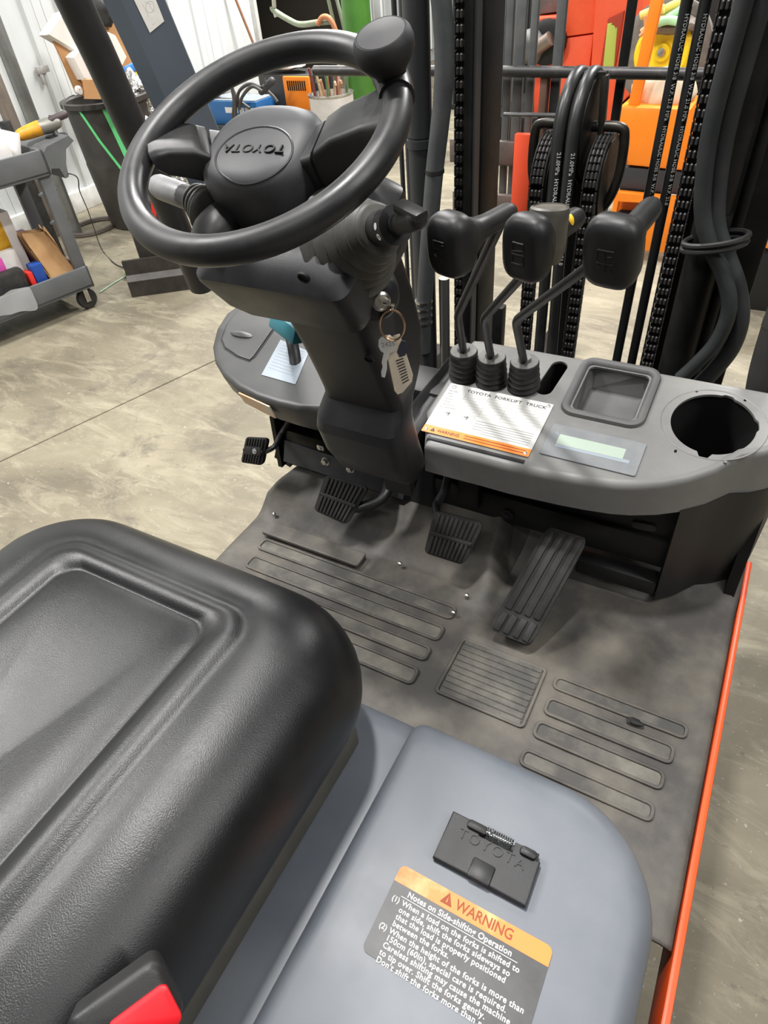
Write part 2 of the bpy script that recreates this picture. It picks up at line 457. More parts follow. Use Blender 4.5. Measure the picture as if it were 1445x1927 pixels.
# ---- hood: deck under the seat and a raised right panel
def hood_loops(x0, x1, y0, y1, zt, r, R, zb, flare=0.0, crown=0.0):
    cx, cy = (x0 + x1) / 2, (y0 + y1) / 2; hx, hy = (x1 - x0) / 2, (y1 - y0) / 2
    out = [[(px, py, zb) for px, py in rrect(hx + flare, hy + flare, R, 10, cx, cy)]]
    out.append([(px, py, zt - r) for px, py in rrect(hx, hy, R, 10, cx, cy)])
    for k in range(1, 9):
        a = PI / 2 * k / 8; ins = r * (1 - math.cos(a))
        out.append([(px, py, zt - r + r * math.sin(a)) for px, py in rrect(hx - ins, hy - ins, max(R - ins, .01), 10, cx, cy)])
    for f in (0.85, 0.6, 0.3):
        hx2, hy2 = (hx - r) * f, (hy - r) * f
        out.append([(px, py, zt + crown * (1 - f)) for px, py in rrect(hx2, hy2, max((R - r) * f, .004), 10, cx, cy)])
    return out
HZ = 0.888
bm = BM(); loft(bm, hood_loops(-0.95, 0.104, -0.62, 0.395, 0.864, 0.035, 0.13, 0.60))
hood = link('hood', bm, HOOD, T, label='slate blue engine hood', ang=60)
def panel_loop(d):
    # right-front corner follows the hood; the left side is straight and runs forward under the front roll
    x0, x1, y0, y1 = -0.232 + d * .5, 0.1045 - d, -0.62 + d, 0.3955 - d; R = max(.13 - d, .02); r2 = .02
    lp = [(x1 - R + R * math.cos(a), y1 - R + R * math.sin(a)) for a in [PI / 2 * k / 14 for k in range(15)]]
    lp += [(x0 + r2 + r2 * math.cos(a), y1 - r2 + r2 * math.sin(a)) for a in [PI / 2 + PI / 2 * k / 5 for k in range(6)]]
    return lp + [(x0, y1 * .5), (x0, 0), (x0, y0), (x1, y0), (x1, 0)]
bm = BM(); rp = .038; lo = [[(x, y, .72) for x, y in panel_loop(0)]]
for k in range(0, 9):
    a = PI / 2 * k / 8; lo.append([(x, y, HZ - rp + rp * math.sin(a)) for x, y in panel_loop(rp * (1 - math.cos(a)))])
for d_ in (.05, .08, .10): lo.append([(x, y, HZ + .0005) for x, y in panel_loop(d_)])
loft(bm, lo)
hp = link('raised_hood_panel', bm, HOOD, hood, ang=60)

# latch cover with spring, standing on the raised panel
def onh(px, py, dz=0.0): return P(px, py, z=HZ + dz)
TL, TR, BR, BL = onh(850, 1532), onh(1020, 1617), onh(987, 1712), onh(818, 1620)
fx0, fx1 = (TL.x + BL.x) / 2, (TR.x + BR.x) / 2; fy1, fy0 = (TL.y + TR.y) / 2, (BL.y + BR.y) / 2
fw, fh = fx1 - fx0, fy1 - fy0; fcx, fcy = (fx0 + fx1) / 2, (fy0 + fy1) / 2
LZ = 0.010
lp = []
def fl(u, v): return (fcx + u * fw / 2, fcy + v * fh / 2)
lp = [fl(-1, -1), fl(-.16, -1), fl(-.13, -.96), fl(.13, -.96), fl(.16, -1), fl(1, -1), fl(1, .72), fl(.93, .72), fl(.93, 1), fl(.42, 1), fl(.42, .58), fl(-.30, .58), fl(-.30, 1), fl(-1, 1)]
bm = bm_of(curve_mesh([lp], LZ, 0.0016), Matrix.Translation((0, 0, HZ + LZ / 2 + 0.002)))
flap = link('latch_cover', bm, BLK, T, label='black latch cover with embossed lettering')
for a, b in ((-.62, -.16), (.55, .9)):
    bm = BM(); bar(bm, (*fl(a, .80), HZ + .011), (*fl(b, .80), HZ + .011), .011, .013, (0, 0, 1), .004); link('hinge_barrel', bm, BLK, flap)

bm = BM(); pts = []
p0 = Vector((*fl(-.18, .80), HZ + .012)); p1 = Vector((*fl(.36, .80), HZ + .012))
for k in range(0, 12 * 11 + 1):
    a = 2 * PI * k / 12; q = p0.lerp(p1, k / 132); pts.append(q + Vector((0, math.cos(a), math.sin(a))) * .0064)
tube(bm, pts, .0011, 6)
link('torsion_spring', bm, CHRO, flap, label='chrome coil spring')
bm = BM()
t = text_mesh('TOYOTA', 0.0165, .0013, 'CENTER', 1.25)
add_mesh(bm, t, Matrix.Translation((*fl(.02, .12), HZ + LZ + .002)))
link('embossed_lettering', bm, BLK, flap)
bm = BM(); c = fl(0, -.80)
box(bm, (c[0], c[1] + .004, HZ + LZ + .002), (.026, .022, .006), None, .0025)
link('finger_tab', bm, BLK, flap)

# warning label on the hood
TL, TR, BL = onh(756, 1624), onh(1041, 1787), onh(683, 1785)
wx0, wx1, wy1, wy0 = (TL.x + BL.x) / 2, TR.x, (TL.y + TR.y) / 2, BL.y - 0.002
ww, wh = wx1 - wx0, wy1 - wy0; wc = ((wx0 + wx1) / 2, (wy0 + wy1) / 2)
Z1 = HZ + 0.0010
lab = rrect(ww / 2, wh / 2, .007, 5, *wc)
wl_ = link('warning_label', bm_of(curve_mesh([lab], .0008), Matrix.Translation((0, 0, Z1))), BLAB, T, label='black and orange side-shift warning sticker on the hood')
band_h = 0.0185
bl = [p for p in rrect(ww / 2, wh / 2, .007, 5, *wc) if p[1] > wy1 - band_h]
bl = [(wx1, wy1 - band_h)] + bl + [(wx0, wy1 - band_h)]
link('orange_band', bm_of(curve_mesh([bl], .0008), Matrix.Translation((0, 0, Z1 + .0003))), OLABW, wl_)
def warn_sign(bm, x, y, z, s, M=None):
    tri = curve_mesh([[(-s * .55, 0), (s * .55, 0), (0, s)], [(-s * .08, s * .2), (0, s * .72), (s * .08, s * .2)]], .0003)
    add_mesh(bm, tri, (M or Matrix()) @ Matrix.Translation((x, y, z)))
bm = BM()
warn_sign(bm, wc[0] - .027, wy1 - band_h + .004, Z1 + .0009, .0125)
add_mesh(bm, text_mesh('WARNING', .0150, .0001, 'LEFT', 1.0, .88, .0002), Matrix.Translation((wc[0] - .017, wy1 - band_h + .0045, Z1 + .0009)))
link('warning_word', bm, INKO, wl_)
bm = BM()
yy = wy1 - band_h - .0085
add_mesh(bm, text_mesh('Notes on Side-shifting Operation', .0085, .0001, 'LEFT', 1.05, .98, .00015), Matrix.Translation((wx0 + .020, yy, Z1 + .0006)))
box(bm, (wx0 + .080, yy - .0022, Z1 + .0006), (.132, .0006, .0002))
yy -= .0098
for num, ls in (('(1)', ('When a load on the forks is shifted to', 'one side, shift the forks sideways so', 'that the load is properly positioned', 'between the forks.')),
                ('(2)', ('When the height of the forks is more than', '150cm (60in), special care is required.', 'Careless shifting may cause the machine', 'to tip over. Shift the forks gently.', "Don't shift the forks more than required."))):
    add_mesh(bm, text_mesh(num, .0078, .0001, 'LEFT', 1.0, 1.0, .00012), Matrix.Translation((wx0 + .006, yy, Z1 + .0006)))
    for s in ls:
        add_mesh(bm, text_mesh(s, .0078, .0001, 'LEFT', 1.08, 1.0, .00012), Matrix.Translation((wx0 + .018, yy, Z1 + .0006))); yy -= .0071
    yy -= .0005
link('label_text', bm, PRNT, wl_)

# ---- seat
def seat_loops():
    x0, x1, y0, y1 = -0.835, -0.257, -0.40, 0.415
    cx, cy = (x0 + x1) / 2, (y0 + y1) / 2; hx, hy = (x1 - x0) / 2, (y1 - y0) / 2
    prof = [(.055, .925), (.02, .935), (.004, .965), (0, 1.0), (.004, 1.03), (.016, 1.058), (.034, 1.078), (.056, 1.090), (.082, 1.098),
            (.104, 1.101), (.116, 1.099), (.124, 1.0985), (.132, 1.103), (.142, 1.105), (.152, 1.103), (.160, 1.0985), (.165, 1.0945), (.168, 1.0945), (.176, 1.0965), (.2, 1.097)]
    out = []
    for ins, z in prof:
        r = max(.135 - ins * .75, .03)
        # the side bolsters sit wider than the front roll
        kx = 1.0 + 0.03 * min(1, ins / .1); ky = 0.80 if ins > .05 else 1.0 - .2 * ins / .05
        out.append([(px, py, z - .012 * max(0, (py - .2) / .18) ** 2) for px, py in rrect(hx - ins * kx, hy - ins * ky, r, 12, cx, cy)])
    for f in (.8, .5, .2):
        out.append([(px, py, 1.097 - .012 * (1 - f)) for px, py in rrect((hx - .206) * f, (hy - .16) * f, .03, 12, cx, cy)])
    return out
bm = BM(); loft(bm, seat_loops())
seat = link('seat_cushion', bm, LEA, T, label='black leatherette seat cushion with raised rolled edge', ang=75)
sm = seat.modifiers.new('s', 'SUBSURF'); sm.levels = sm.render_levels = 1
bm = BM(); box(bm, (-.533, -.02, .888), (.50, .70, .045), None, .006)
link('seat_frame', bm, mat('dusty_seat_frame', (.075, .072, .060), .7, c2=(.11, .105, .085), scale=12), seat)
# slide plate with moulded figures between seat and hood
a, b = P(437, 1700, z=.91), P(322, 1880, z=.91)
SLD = mat('moulded_slide_plate', (.16, .16, .14), .6, c2=(.24, .24, .21), scale=30)
bm = BM(); bar(bm, a + Vector((-.008, 0, 0)), b + Vector((-.008, 0, 0)), .022, .006, (0, 0, 1), .002)
sp = link('slide_plate', bm, SLD, seat)
bm = BM(); d = (b - a)
for k in range(9):
    q = a + d * (.06 + k * .105) + Vector((-.008, 0, .004)); box(bm, q, (.012, .004 + .003 * (k % 2), .003), None, .001)
link('moulded_figures', bm, SLD, seat)
# belt buckle
# buckle lies against the seat side, its release face up and to the right
M2 = frame(P(238, 1912, z=1.125), (0.60, -0.30, 0.74), (0.45, 0.88, 0.0))
bm = BM(); lo = [[M2 @ Vector((px, py, z)) for px, py in rrect(hx, hy, r, 6)] for z, hx, hy, r in ((-.020, .032, .021, .008), (0, .034, .023, .009), (.004, .033, .022, .009), (.007, .029, .018, .008))]
loft(bm, lo); bk = link('belt_buckle', bm, BLK, seat, label='black belt buckle', ang=50)
bm = BM(); lo = [[M2 @ Vector((px + .010, py - .008, z)) for px, py in rrect(hx, hy, r, 6)] for z, hx, hy, r in ((.0, .021, .0145, .005), (.009, .021, .0145, .005), (.0105, .018, .012, .004))]
loft(bm, lo)
link('buckle_button', bm, mat('red_button', (.72, .012, .02), .4), seat, label='red release button')

# ---- floor mat: flat tread, toe board rising to the bulkhead on the left, pedal tunnel
def sst(a, b, x):
    t = min(1, max(0, (x - a) / (b - a))); return t * t * (3 - 2 * t)
MX0, MX1, MY0, MY1 = -0.905, 0.160, 0.36, 1.13
def matz(x, y):
    left = 1 - sst(-.33, -.27, x)
    toe = left * max(0.0, (y - .835)) * .62 * sst(.80, .90, y)
    right = (1 - left) * sst(.98, 1.06, y) * .02
    tun = .016 * sst(-.345, -.31, x) * (1 - sst(-.30, -.27, x)) * sst(.78, .84, y)
    edge = -.006 * sst(.145, .16, x) - .012 * (1 - sst(-.91, -.88, x))
    return FZ + toe + right + tun + edge + .0012 * mnoise.noise(Vector((x * 9, y * 9, 0)))
bm = BM(); NX, NY = 150, 110; G = []
for j in range(NY + 1):
    G.append([])
    for i in range(NX + 1):
        x = MX0 + (MX1 - MX0) * i / NX; y = MY0 + (MY1 - MY0) * j / NY
        if x < -.80: y = min(y, 1.02 + (x + .80) * 1.2)   # rounded front-left corner
        G[j].append(bm.verts.new((x, y, matz(x, y))))
for j in range(NY):
    for i in range(NX): bm.faces.new((G[j][i], G[j][i + 1], G[j + 1][i + 1], G[j + 1][i]))
fm = link('floor_mat', bm, MATR, T, label='worn black rubber floor mat')
md = fm.modifiers.new('t', 'SOLIDIFY'); md.thickness = .006; md.offset = -1
def pad(pxs, r=.012, ribs=0, th=.006):
    q = [P(px, py, z=FZ + .004) for px, py in pxs]
    x0 = (q[0].x + q[3].x) / 2; x1 = (q[1].x + q[2].x) / 2; y1 = (q[0].y + q[1].y) / 2; y0 = (q[2].y + q[3].y) / 2
    x0 = max(x0, MX0 + .03)
    lpo = rrect((x1 - x0) / 2, (y1 - y0) / 2, r, 4, (x0 + x1) / 2, (y0 + y1) / 2)
    zc = matz((x0 + x1) / 2, (y0 + y1) / 2)
    lpi = rrect((x1 - x0) / 2 - .006, (y1 - y0) / 2 - .006, max(r - .005, .003), 4, (x0 + x1) / 2, (y0 + y1) / 2)
    bm = bm_of(curve_mesh([lpi], .003, .0008), Matrix.Translation((0, 0, zc + .0006)))
    o = link('tread_pad', bm, PAD, fm)
    bm = bm_of(curve_mesh([lpo, lpi], .007, .0018), Matrix.Translation((0, 0, zc + .0015))); link('pad_border', bm, MATR, fm)
    if ribs:
        bm = BM()
        for k in range(ribs):
            yk = y0 + (y1 - y0) * (k + .7) / (ribs + .4); box(bm, ((x0 + x1) / 2, yk, zc + .0025), (x1 - x0 - .016, (y1 - y0) / ribs * .80, .0035), None, .0010, 1)
        # ribs are moulded into the pad: one part of it would be a fourth level, so they join the mat
        link('tread_ribs', bm, PAD, fm)
    return o
pad([(869, 1197), (1033, 1259), (983, 1372), (819, 1301)], .010, 10)
pad([(1048, 1268), (1300, 1366), (1290, 1392), (1036, 1293)])
pad([(1031, 1308), (1275, 1404), (1262, 1442), (1022, 1340)])
pad([(1010, 1352), (1256, 1452), (1246, 1486), (1000, 1388)])
pad([(985, 1408), (1240, 1510), (1225, 1545), (972, 1440)])
pad([(500, 1008), (862, 1147), (846, 1168), (484, 1030)])
pad([(478, 1040), (838, 1182), (822, 1212), (462, 1062)])
pad([(455, 1072), (812, 1222), (796, 1252), (440, 1092)])
pad([(430, 1104), (788, 1262), (770, 1300), (414, 1126)])
# thicker heel strip with rivets
q = [P(512, 980, z=FZ + .012), P(686, 1044, z=FZ + .012), P(676, 1068, z=FZ + .012), P(492, 1004, z=FZ + .012)]
x0, x1 = (q[0].x + q[3].x) / 2, (q[1].x + q[2].x) / 2; y1, y0 = (q[0].y + q[1].y) / 2, (q[2].y + q[3].y) / 2
bm = bm_of(curve_mesh([rrect((x1 - x0) / 2, (y1 - y0) / 2, .006, 3, (x0 + x1) / 2, (y0 + y1) / 2)], .010, .003), Matrix.Translation((0, 0, FZ + .012)))
link('heel_strip', bm, MATR, fm)
for px, py in ((672, 1053), (515, 965), (853, 1150), (878, 1118), (752, 1058)):
    p = P(px, py, z=FZ + .016); p.z = max(matz(p.x, p.y), p.z - .003) ; bm = BM(); lathe(bm, [(.0045, -.004), (.0045, .001), (.002, .0035), (.0005, .0038)], Matrix.Translation(p), 10)
    link('rivet', bm, STEEL, fm)
# small torn hole in the mat
p = P(1195, 1358, z=FZ + .009)
bm = BM(); lump(bm, p, (.014, .006, .003), 3, .4); link('torn_hole', bm, DARK, fm)

# ---- right console: sloping top with tray, slot, display and an open speaker hole
CK = 0.18
CO = Vector((0, .90, .945)); CN = Vector((0, -CK, 1)).normalized(); CV = Vector((0, 1, CK)).normalized()
CMX = Matrix((Vector((1, 0, 0)), CV, CN)).transposed().to_4x4(); CMX.translation = CO
def cuv(px, py):
    q = PP(px, py, CO, CN) - CO; return (q.x, q.dot(CV))
def CP(u, v, h=0.0): return CMX @ Vector((u, v, h))
# outline: left side, front edge sweeping into a big right-hand corner, right end, back edge
edge_px = [(797, 838), (850, 852), (900, 864), (960, 880), (1010, 890), (1060, 900), (1110, 908), (1160, 914), (1200, 915), (1250, 911), (1300, 901), (1350, 884), (1400, 856), (1440, 822)]
front = [cuv(*p) for p in edge_px]
xR = 0.165
u0, v0 = front[-1]
front = [p for p in front if p[0] < .10]
vb = cuv(1240, 697)[1]
fl_ = Vector(front[-1]); cpt = [tuple((1 - t) ** 2 * fl_ + 2 * t * (1 - t) * Vector((xR - .006, fl_.y + .035)) + t * t * Vector((xR, fl_.y + .12))) for t in (.2, .4, .6, .8, 1.0)]
corner = cpt + [(xR, vb - .03), (xR - .012, vb - .004), (xR - .04, vb)]
xL = cuv(845, 720)[0] - .010
back = [(-.10, vb), (-.25, vb), (-.36, vb), (xL + .02, vb), (xL, vb - .01)]
outl = front + corner + back + [(xL - .002, .06)]
left_u = front[0][0]
def inset(lp, d):
    out = []; N = len(lp)
    for i in range(N):
        a, b = Vector(lp[i - 1]), Vector(lp[(i + 1) % N]); t = (b - a).normalized()
        out.append((lp[i][0] - t.y * d, lp[i][1] + t.x * d))
    return out
# holes
def loop_px(pts): return [cuv(*p) for p in pts]
tray_c = [cuv(1112, 686), cuv(1232, 707), cuv(1192, 798), cuv(1066, 768)]
tx0, tx1 = (tray_c[0][0] + tray_c[3][0]) / 2, (tray_c[1][0] + tray_c[2][0]) / 2
ty1, ty0 = (tray_c[0][1] + tray_c[1][1]) / 2, (tray_c[2][1] + tray_c[3][1]) / 2
slot_a, slot_b = cuv(1052, 690), cuv(1024, 732); sw = .0165
ang = math.atan2(slot_b[1] - slot_a[1], slot_b[0] - slot_a[0])
slot = [(slot_a[0] + sw * math.cos(ang + PI / 2 + PI * k / 10), slot_a[1] + sw * math.sin(ang + PI / 2 + PI * k / 10)) for k in range(11)]
slot += [(slot_b[0] + sw * math.cos(ang - PI / 2 + PI * k / 10), slot_b[1] + sw * math.sin(ang - PI / 2 + PI * k / 10)) for k in range(11)]
hl, hr, ht, hb = cuv(1259, 795), cuv(1427, 800), cuv(1345, 742), cuv(1335, 855)
hc = ((hl[0] + hr[0]) / 2, (ht[1] + hb[1]) / 2); hrx, hry = (hr[0] - hl[0]) / 2, (ht[1] - hb[1]) / 2
hole = []
for k in range(72):
    a = 2 * PI * k / 72; f = 1.0
    d = math.degrees(a) % 360
    if 262 < d < 280: f = 1.13
    elif 4 < d < 24: f = 1.05
    elif 72 < d < 86: f = 1.05
    hole.append((hc[0] + hrx * f * math.cos(a), hc[1] + hry * f * math.sin(a)))
pins = [cuv(1311, 736), cuv(1402, 753), cuv(1271, 849), cuv(1365, 868)]
lcd = [cuv(1040, 799), cuv(1218, 836), cuv(1195, 897), cuv(1014, 856)]
lx0, lx1 = (lcd[0][0] + lcd[3][0]) / 2, (lcd[1][0] + lcd[2][0]) / 2; ly1, ly0 = (lcd[0][1] + lcd[1][1]) / 2, (lcd[2][1] + lcd[3][1]) / 2
lcd_lp = rrect((lx1 - lx0) / 2, (ly1 - ly0) / 2, .004, 3, (lx0 + lx1) / 2, (ly0 + ly1) / 2)
tray_in = rrect((tx1 - tx0) / 2 - .004, (ty1 - ty0) / 2 - .004, .012, 4, (tx0 + tx1) / 2, (ty0 + ty1) / 2)
r_edge = .014
top_lp = inset(outl, r_edge)
top = curve_mesh([top_lp, tray_in, slot, hole] + [rrect(.0022, .0034, .0006, 2, *p) for p in pins], .005)
bm = bm_of(top, CMX @ Matrix.Translation((0, 0, -.0025)))
# rolled edge and skirt; the skirt drops vertically
rings = []
for k in range(0, 6):
    a = PI / 2 * k / 5
    lp = inset(outl, r_edge * (1 - math.sin(a)))
    rings.append([CP(u, v, -r_edge * (1 - math.cos(a))) for u, v in lp])
last = rings[-1]
def skirt_z(p):
    return .875 if p.x < .0 else .875
rings.append([Vector((p.x, p.y, min(p.z - .01, .876))) for p in last])
loft(bm, rings, False, False)
con = link('console', bm, CONS, T, label='grey plastic control console with tray, display and an empty speaker hole', ang=40)
# inner shells so that the openings look into something
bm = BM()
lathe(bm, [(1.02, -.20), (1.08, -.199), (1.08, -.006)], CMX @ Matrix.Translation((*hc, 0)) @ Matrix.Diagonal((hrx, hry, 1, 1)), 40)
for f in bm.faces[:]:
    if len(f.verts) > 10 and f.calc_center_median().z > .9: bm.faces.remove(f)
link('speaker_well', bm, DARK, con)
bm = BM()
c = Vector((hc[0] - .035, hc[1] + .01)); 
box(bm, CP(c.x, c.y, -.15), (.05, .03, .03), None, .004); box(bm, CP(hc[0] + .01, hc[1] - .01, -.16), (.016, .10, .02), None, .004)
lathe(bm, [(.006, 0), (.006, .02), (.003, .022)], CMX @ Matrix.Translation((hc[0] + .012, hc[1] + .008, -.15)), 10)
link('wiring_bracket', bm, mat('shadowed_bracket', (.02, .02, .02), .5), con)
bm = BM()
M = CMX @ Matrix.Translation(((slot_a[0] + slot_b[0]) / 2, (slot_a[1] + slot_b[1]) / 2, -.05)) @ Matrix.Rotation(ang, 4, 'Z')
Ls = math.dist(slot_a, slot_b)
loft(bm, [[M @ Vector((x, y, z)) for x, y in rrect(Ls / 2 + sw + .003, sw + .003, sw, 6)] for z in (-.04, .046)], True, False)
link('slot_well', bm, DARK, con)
# raised moulding round the speaker hole
bm = BM()
ring = [CP(hc[0] + (hrx + .017) * math.cos(2 * PI * k / 60), hc[1] + (hry + .012) * math.sin(2 * PI * k / 60), -.0005) for k in range(60)]
tube(bm, ring, .0016, 6, closed=True); link('speaker_moulding', bm, CONS, con)
# tray
bm = BM(); tcx, tcy = (tx0 + tx1) / 2, (ty0 + ty1) / 2; thx, thy = (tx1 - tx0) / 2, (ty1 - ty0) / 2
prof = [(.016, 0.001), (.014, .007), (.008, .009), (.002, .007), (-.001, .001), (-.008, -.052), (-.014, -.058)]
loft(bm, [[CP(u, v, h) for u, v in rrect(thx + d, thy + d, max(.012 + d, .006), 5, tcx, tcy)] for d, h in prof], False, True)
link('storage_tray', bm, TRAY, con, label='dark open storage tray', ang=50)
# display
bm = bm_of(curve_mesh([lcd_lp], .004, .001), CMX @ Matrix.Translation((0, 0, .0012)))
dsp = link('hour_meter', bm, mat('clear_display_window', (.20, .21, .22), .10, c2=(.24, .25, .25), scale=30, coat=.5), con, label='rectangular display window with greenish screen')
sc = [cuv(1052, 819), cuv(1178, 848), cuv(1170, 868), cuv(1048, 836)]
sx0, sx1 = (sc[0][0] + sc[3][0]) / 2, (sc[1][0] + sc[2][0]) / 2; sy1, sy0 = (sc[0][1] + sc[1][1]) / 2, (sc[2][1] + sc[3][1]) / 2
bm = bm_of(curve_mesh([rrect((sx1 - sx0) / 2, (sy1 - sy0) / 2, .001, 2, (sx0 + sx1) / 2, (sy0 + sy1) / 2)], .0006), CMX @ Matrix.Translation((0, 0, .0034)))
# screen joined under the console as a sibling of the window
link('display_screen', bm, mat('lcd_green', (.36, .43, .36), .35), con)
bm = bm_of(curve_mesh([rrect((sx1 - sx0) / 2 + .006, .004, .001, 2, (sx0 + sx1) / 2 + .006, sy0 - .003)], .0006), CMX @ Matrix.Translation((0, 0, .0032)))
box(bm, (lx0 + .016, sy1 - .001, .0034), (.006, .002, .0004), CMX); box(bm, (lx0 + .014, sy1 + .001, .0034), (.002, .005, .0004), CMX)
link('display_mark', bm, GLAB, con)
# tray seam line and little moulded step beside the slot
bm = BM(); box(bm, (*cuv(1092, 690), 0), (.0015, .03, .0008), CMX); link('panel_seam', bm, DARK, con)

# front face: upper lip, recessed dark panel and the right-hand leg reaching the mat
bm = BM(); leg = [p for p in outl if p[0] > -.022 and p in front + corner]
cxs = [CP(u, v) for u, v in leg]
o1 = [(p.x, p.y) for p in cxs]; o1 = [(o1[0][0] - .004, o1[0][1] + .02)] + o1 + [(o1[-1][0] - .05, o1[-1][1] - .06), (o1[0][0] - .004, o1[0][1] + .10)]
def scl(lp, f): 
    cx = sum(p[0] for p in lp) / len(lp); cy = sum(p[1] for p in lp) / len(lp)
    return [(cx + (p[0] - cx) * f, cy + (p[1] - cy) * f) for p in lp]
loft(bm, [[(x, y, z) for x, y in scl(o1, f)] for z, f in ((.88, 1.0), (.80, .99), (.66, .972), (.634, .955))])
link('console_leg', bm, BLK, con, ang=40)
bm = BM()
yb = .985
box(bm, (-.23, yb + .02, .80), (.50, .04, .20), None, .006); box(bm, (-.23, yb - .004, .735), (.50, .016, .07), None, .005)
box(bm, (-.395, yb - .012, .775), (.05, .03, .10), None, .008)
bulk = link('bulkhead', bm, BLK, T, label='black bulkhead under the console')
for px, py in ((955, 968),):
    p = P(px, py, y=yb - .014); bm = BM(); lathe(bm, [(.014, 0), (.014, .004), (.008, .005), (.008, .009), (.004, .010)], frame(p, (0, -1, 0)), 16); link('bulkhead_bolt', bm, BLK, bulk)
p = P(1212, 990, y=yb - .002); bm = BM(); loft(bm, [[frame(p, (0, -1, 0), (1, 0, .1)) @ Vector((x, y, z)) for x, y in rrect(.022, .008, .008, 5)] for z in (-.004, .003)]); link('oval_plug', bm, MASTG, bulk)
bm = BM(); p = P(1110, 1040, y=.98); box(bm, (p.x + .06, .965, .665), (.16, .04, .04), None, .008); link('bulkhead_step', bm, BLK, bulk)

# raised dark cheek on the console's column side
bm = BM(); lo = []
for k in range(13):
    t = k / 12; v = -.062 + t * (vb + .055); f = 1 - .68 * t; dn = -.030 * (1 - sst(0, .16, t))
    lo.append([CP(xL + a * f + c_, v, h + dn) for a, h, c_ in ((0, -.004, .010), (-.012, -.014, 0), (-.028, -.012, 0), (-.038, .001, 0), (-.043, .004, 0), (-.049, .001, 0), (-.052, -.012, 0), (-.052, -.10, 0), (0, -.10, .008))])
loft(bm, lo); link('console_cheek', bm, BLK, con, ang=50)
# ledge under the data plate
bm = BM(); a, b = cuv(802, 828), cuv(985, 873)
lo = [[CP(u, v, h) for v, h in ((a[1] + .018, -.002), (a[1] + .004, .002), (a[1] - .012, -.010), (a[1] - .014, -.03), (a[1] + .018, -.03))] for u in (a[0], b[0])]
loft(bm, lo); link('plate_ledge', bm, BLK, con, ang=20)

# data plate
dq = [cuv(845, 720), cuv(1040, 764), cuv(995, 862), cuv(797, 813)]
dx0, dx1 = (dq[0][0] + dq[3][0]) / 2, (dq[1][0] + dq[2][0]) / 2; dy1, dy0 = (dq[0][1] + dq[1][1]) / 2, (dq[2][1] + dq[3][1]) / 2
dw, dh = dx1 - dx0, dy1 - dy0
def DM(x, y, h=.0): return CMX @ Matrix.Translation((dx0 + x * dw, dy0 + y * dh, .0022 + h))
dp = link('data_plate', bm_of(curve_mesh([rrect(dw / 2, dh / 2, .002, 2, (dx0 + dx1) / 2, (dy0 + dy1) / 2)], .0012), CMX @ Matrix.Translation((0, 0, .0016))), WLAB, con, label='white metal data plate with orange warning strip')
link('plate_warning_strip', bm_of(curve_mesh([rrect(dw / 2, dh * .067, .001, 2, (dx0 + dx1) / 2, dy0 + dh * .067)], .0006), CMX @ Matrix.Translation((0, 0, .0024))), OLAB, con)
bm = BM()
add_mesh(bm, text_mesh('TOYOTA  FORKLIFT  TRUCK', .0108, .0001, 'LEFT', 1.05, 1.12, .0002), DM(.19, .885))
link('plate_heading', bm, INK, con); bm = BM()
warn_sign(bm, 0, 0, 0, .009, DM(.10, .035, .001)); add_mesh(bm, text_mesh('WARNING', .0105, .0001, 'LEFT', 1.0, .9), DM(.14, .038, .001))
link('plate_warning', bm, INK, con)
bm = BM()
ring = [(.0045 * math.cos(2 * PI * k / 20), .0045 * math.sin(2 * PI * k / 20)) for k in range(20)]
add_mesh(bm, curve_mesh([ring, [(x * .75, y * .75) for x, y in ring]], .0002), DM(.055, .93))
for k, s in enumerate(('MODEL', 'MAST', 'TYPE', 'FRONT', 'TREAD', 'TRUCK WT.', 'ACCESSORIES')):
    add_mesh(bm, text_mesh(s, .0052, .0001, 'LEFT', 1.0, 1.0, .0001), DM(.035, .835 - k * .055))
for k in range(8):
    box(bm, (.58 * dw, 0, 0), (.78 * dw, .0004, .0001), DM(0, .845 - k * .052) )
for x in (.20, .42, .62): box(bm, (0, 0, 0), (.0004, dh * .36, .0001), DM(x, .66))
for x0 in (.09, .27):
    for x, y, w_, h_ in ((0, .30, .13, .003), (0, .46, .13, .003)): box(bm, (w_ * dw / 2, 0, 0), (w_ * dw, .0005, .0001), DM(x0, y))
    for x in (0, .13): box(bm, (0, 0, 0), (.0005, dh * .16, .0001), DM(x0 + x, .38))
    box(bm, (0, 0, 0), (.010, .003, .0001), DM(x0 + .05, .42)); box(bm, (0, 0, 0), (.003, .010, .0001), DM(x0 + .06, .41))
for k in range(6): box(bm, (.22 * dw, 0, 0), (.44 * dw, .0012, .0001), DM(.52, .40 - k * .042))
for k in range(4): box(bm, (.05 * dw, 0, 0), (.10 * dw, .0012, .0001), DM(.42, .40 - k * .05))
link('plate_print', bm, INKG, con)
bm = BM()
for k in range(2): box(bm, (.30 * dw, 0, 0), (.56 * dw, .0016, .0001), DM(.38, .045 + k * .045, .001))
link('plate_small_print', bm, INKO, con)
for u, v in ((.035, .05), (.965, .05), (.965, .95)):
    bm = BM(); lathe(bm, [(.0035, 0), (.0035, .0008), (.001, .0016)], DM(u, v, .0006), 10); link('plate_rivet', bm, STEEL, con)

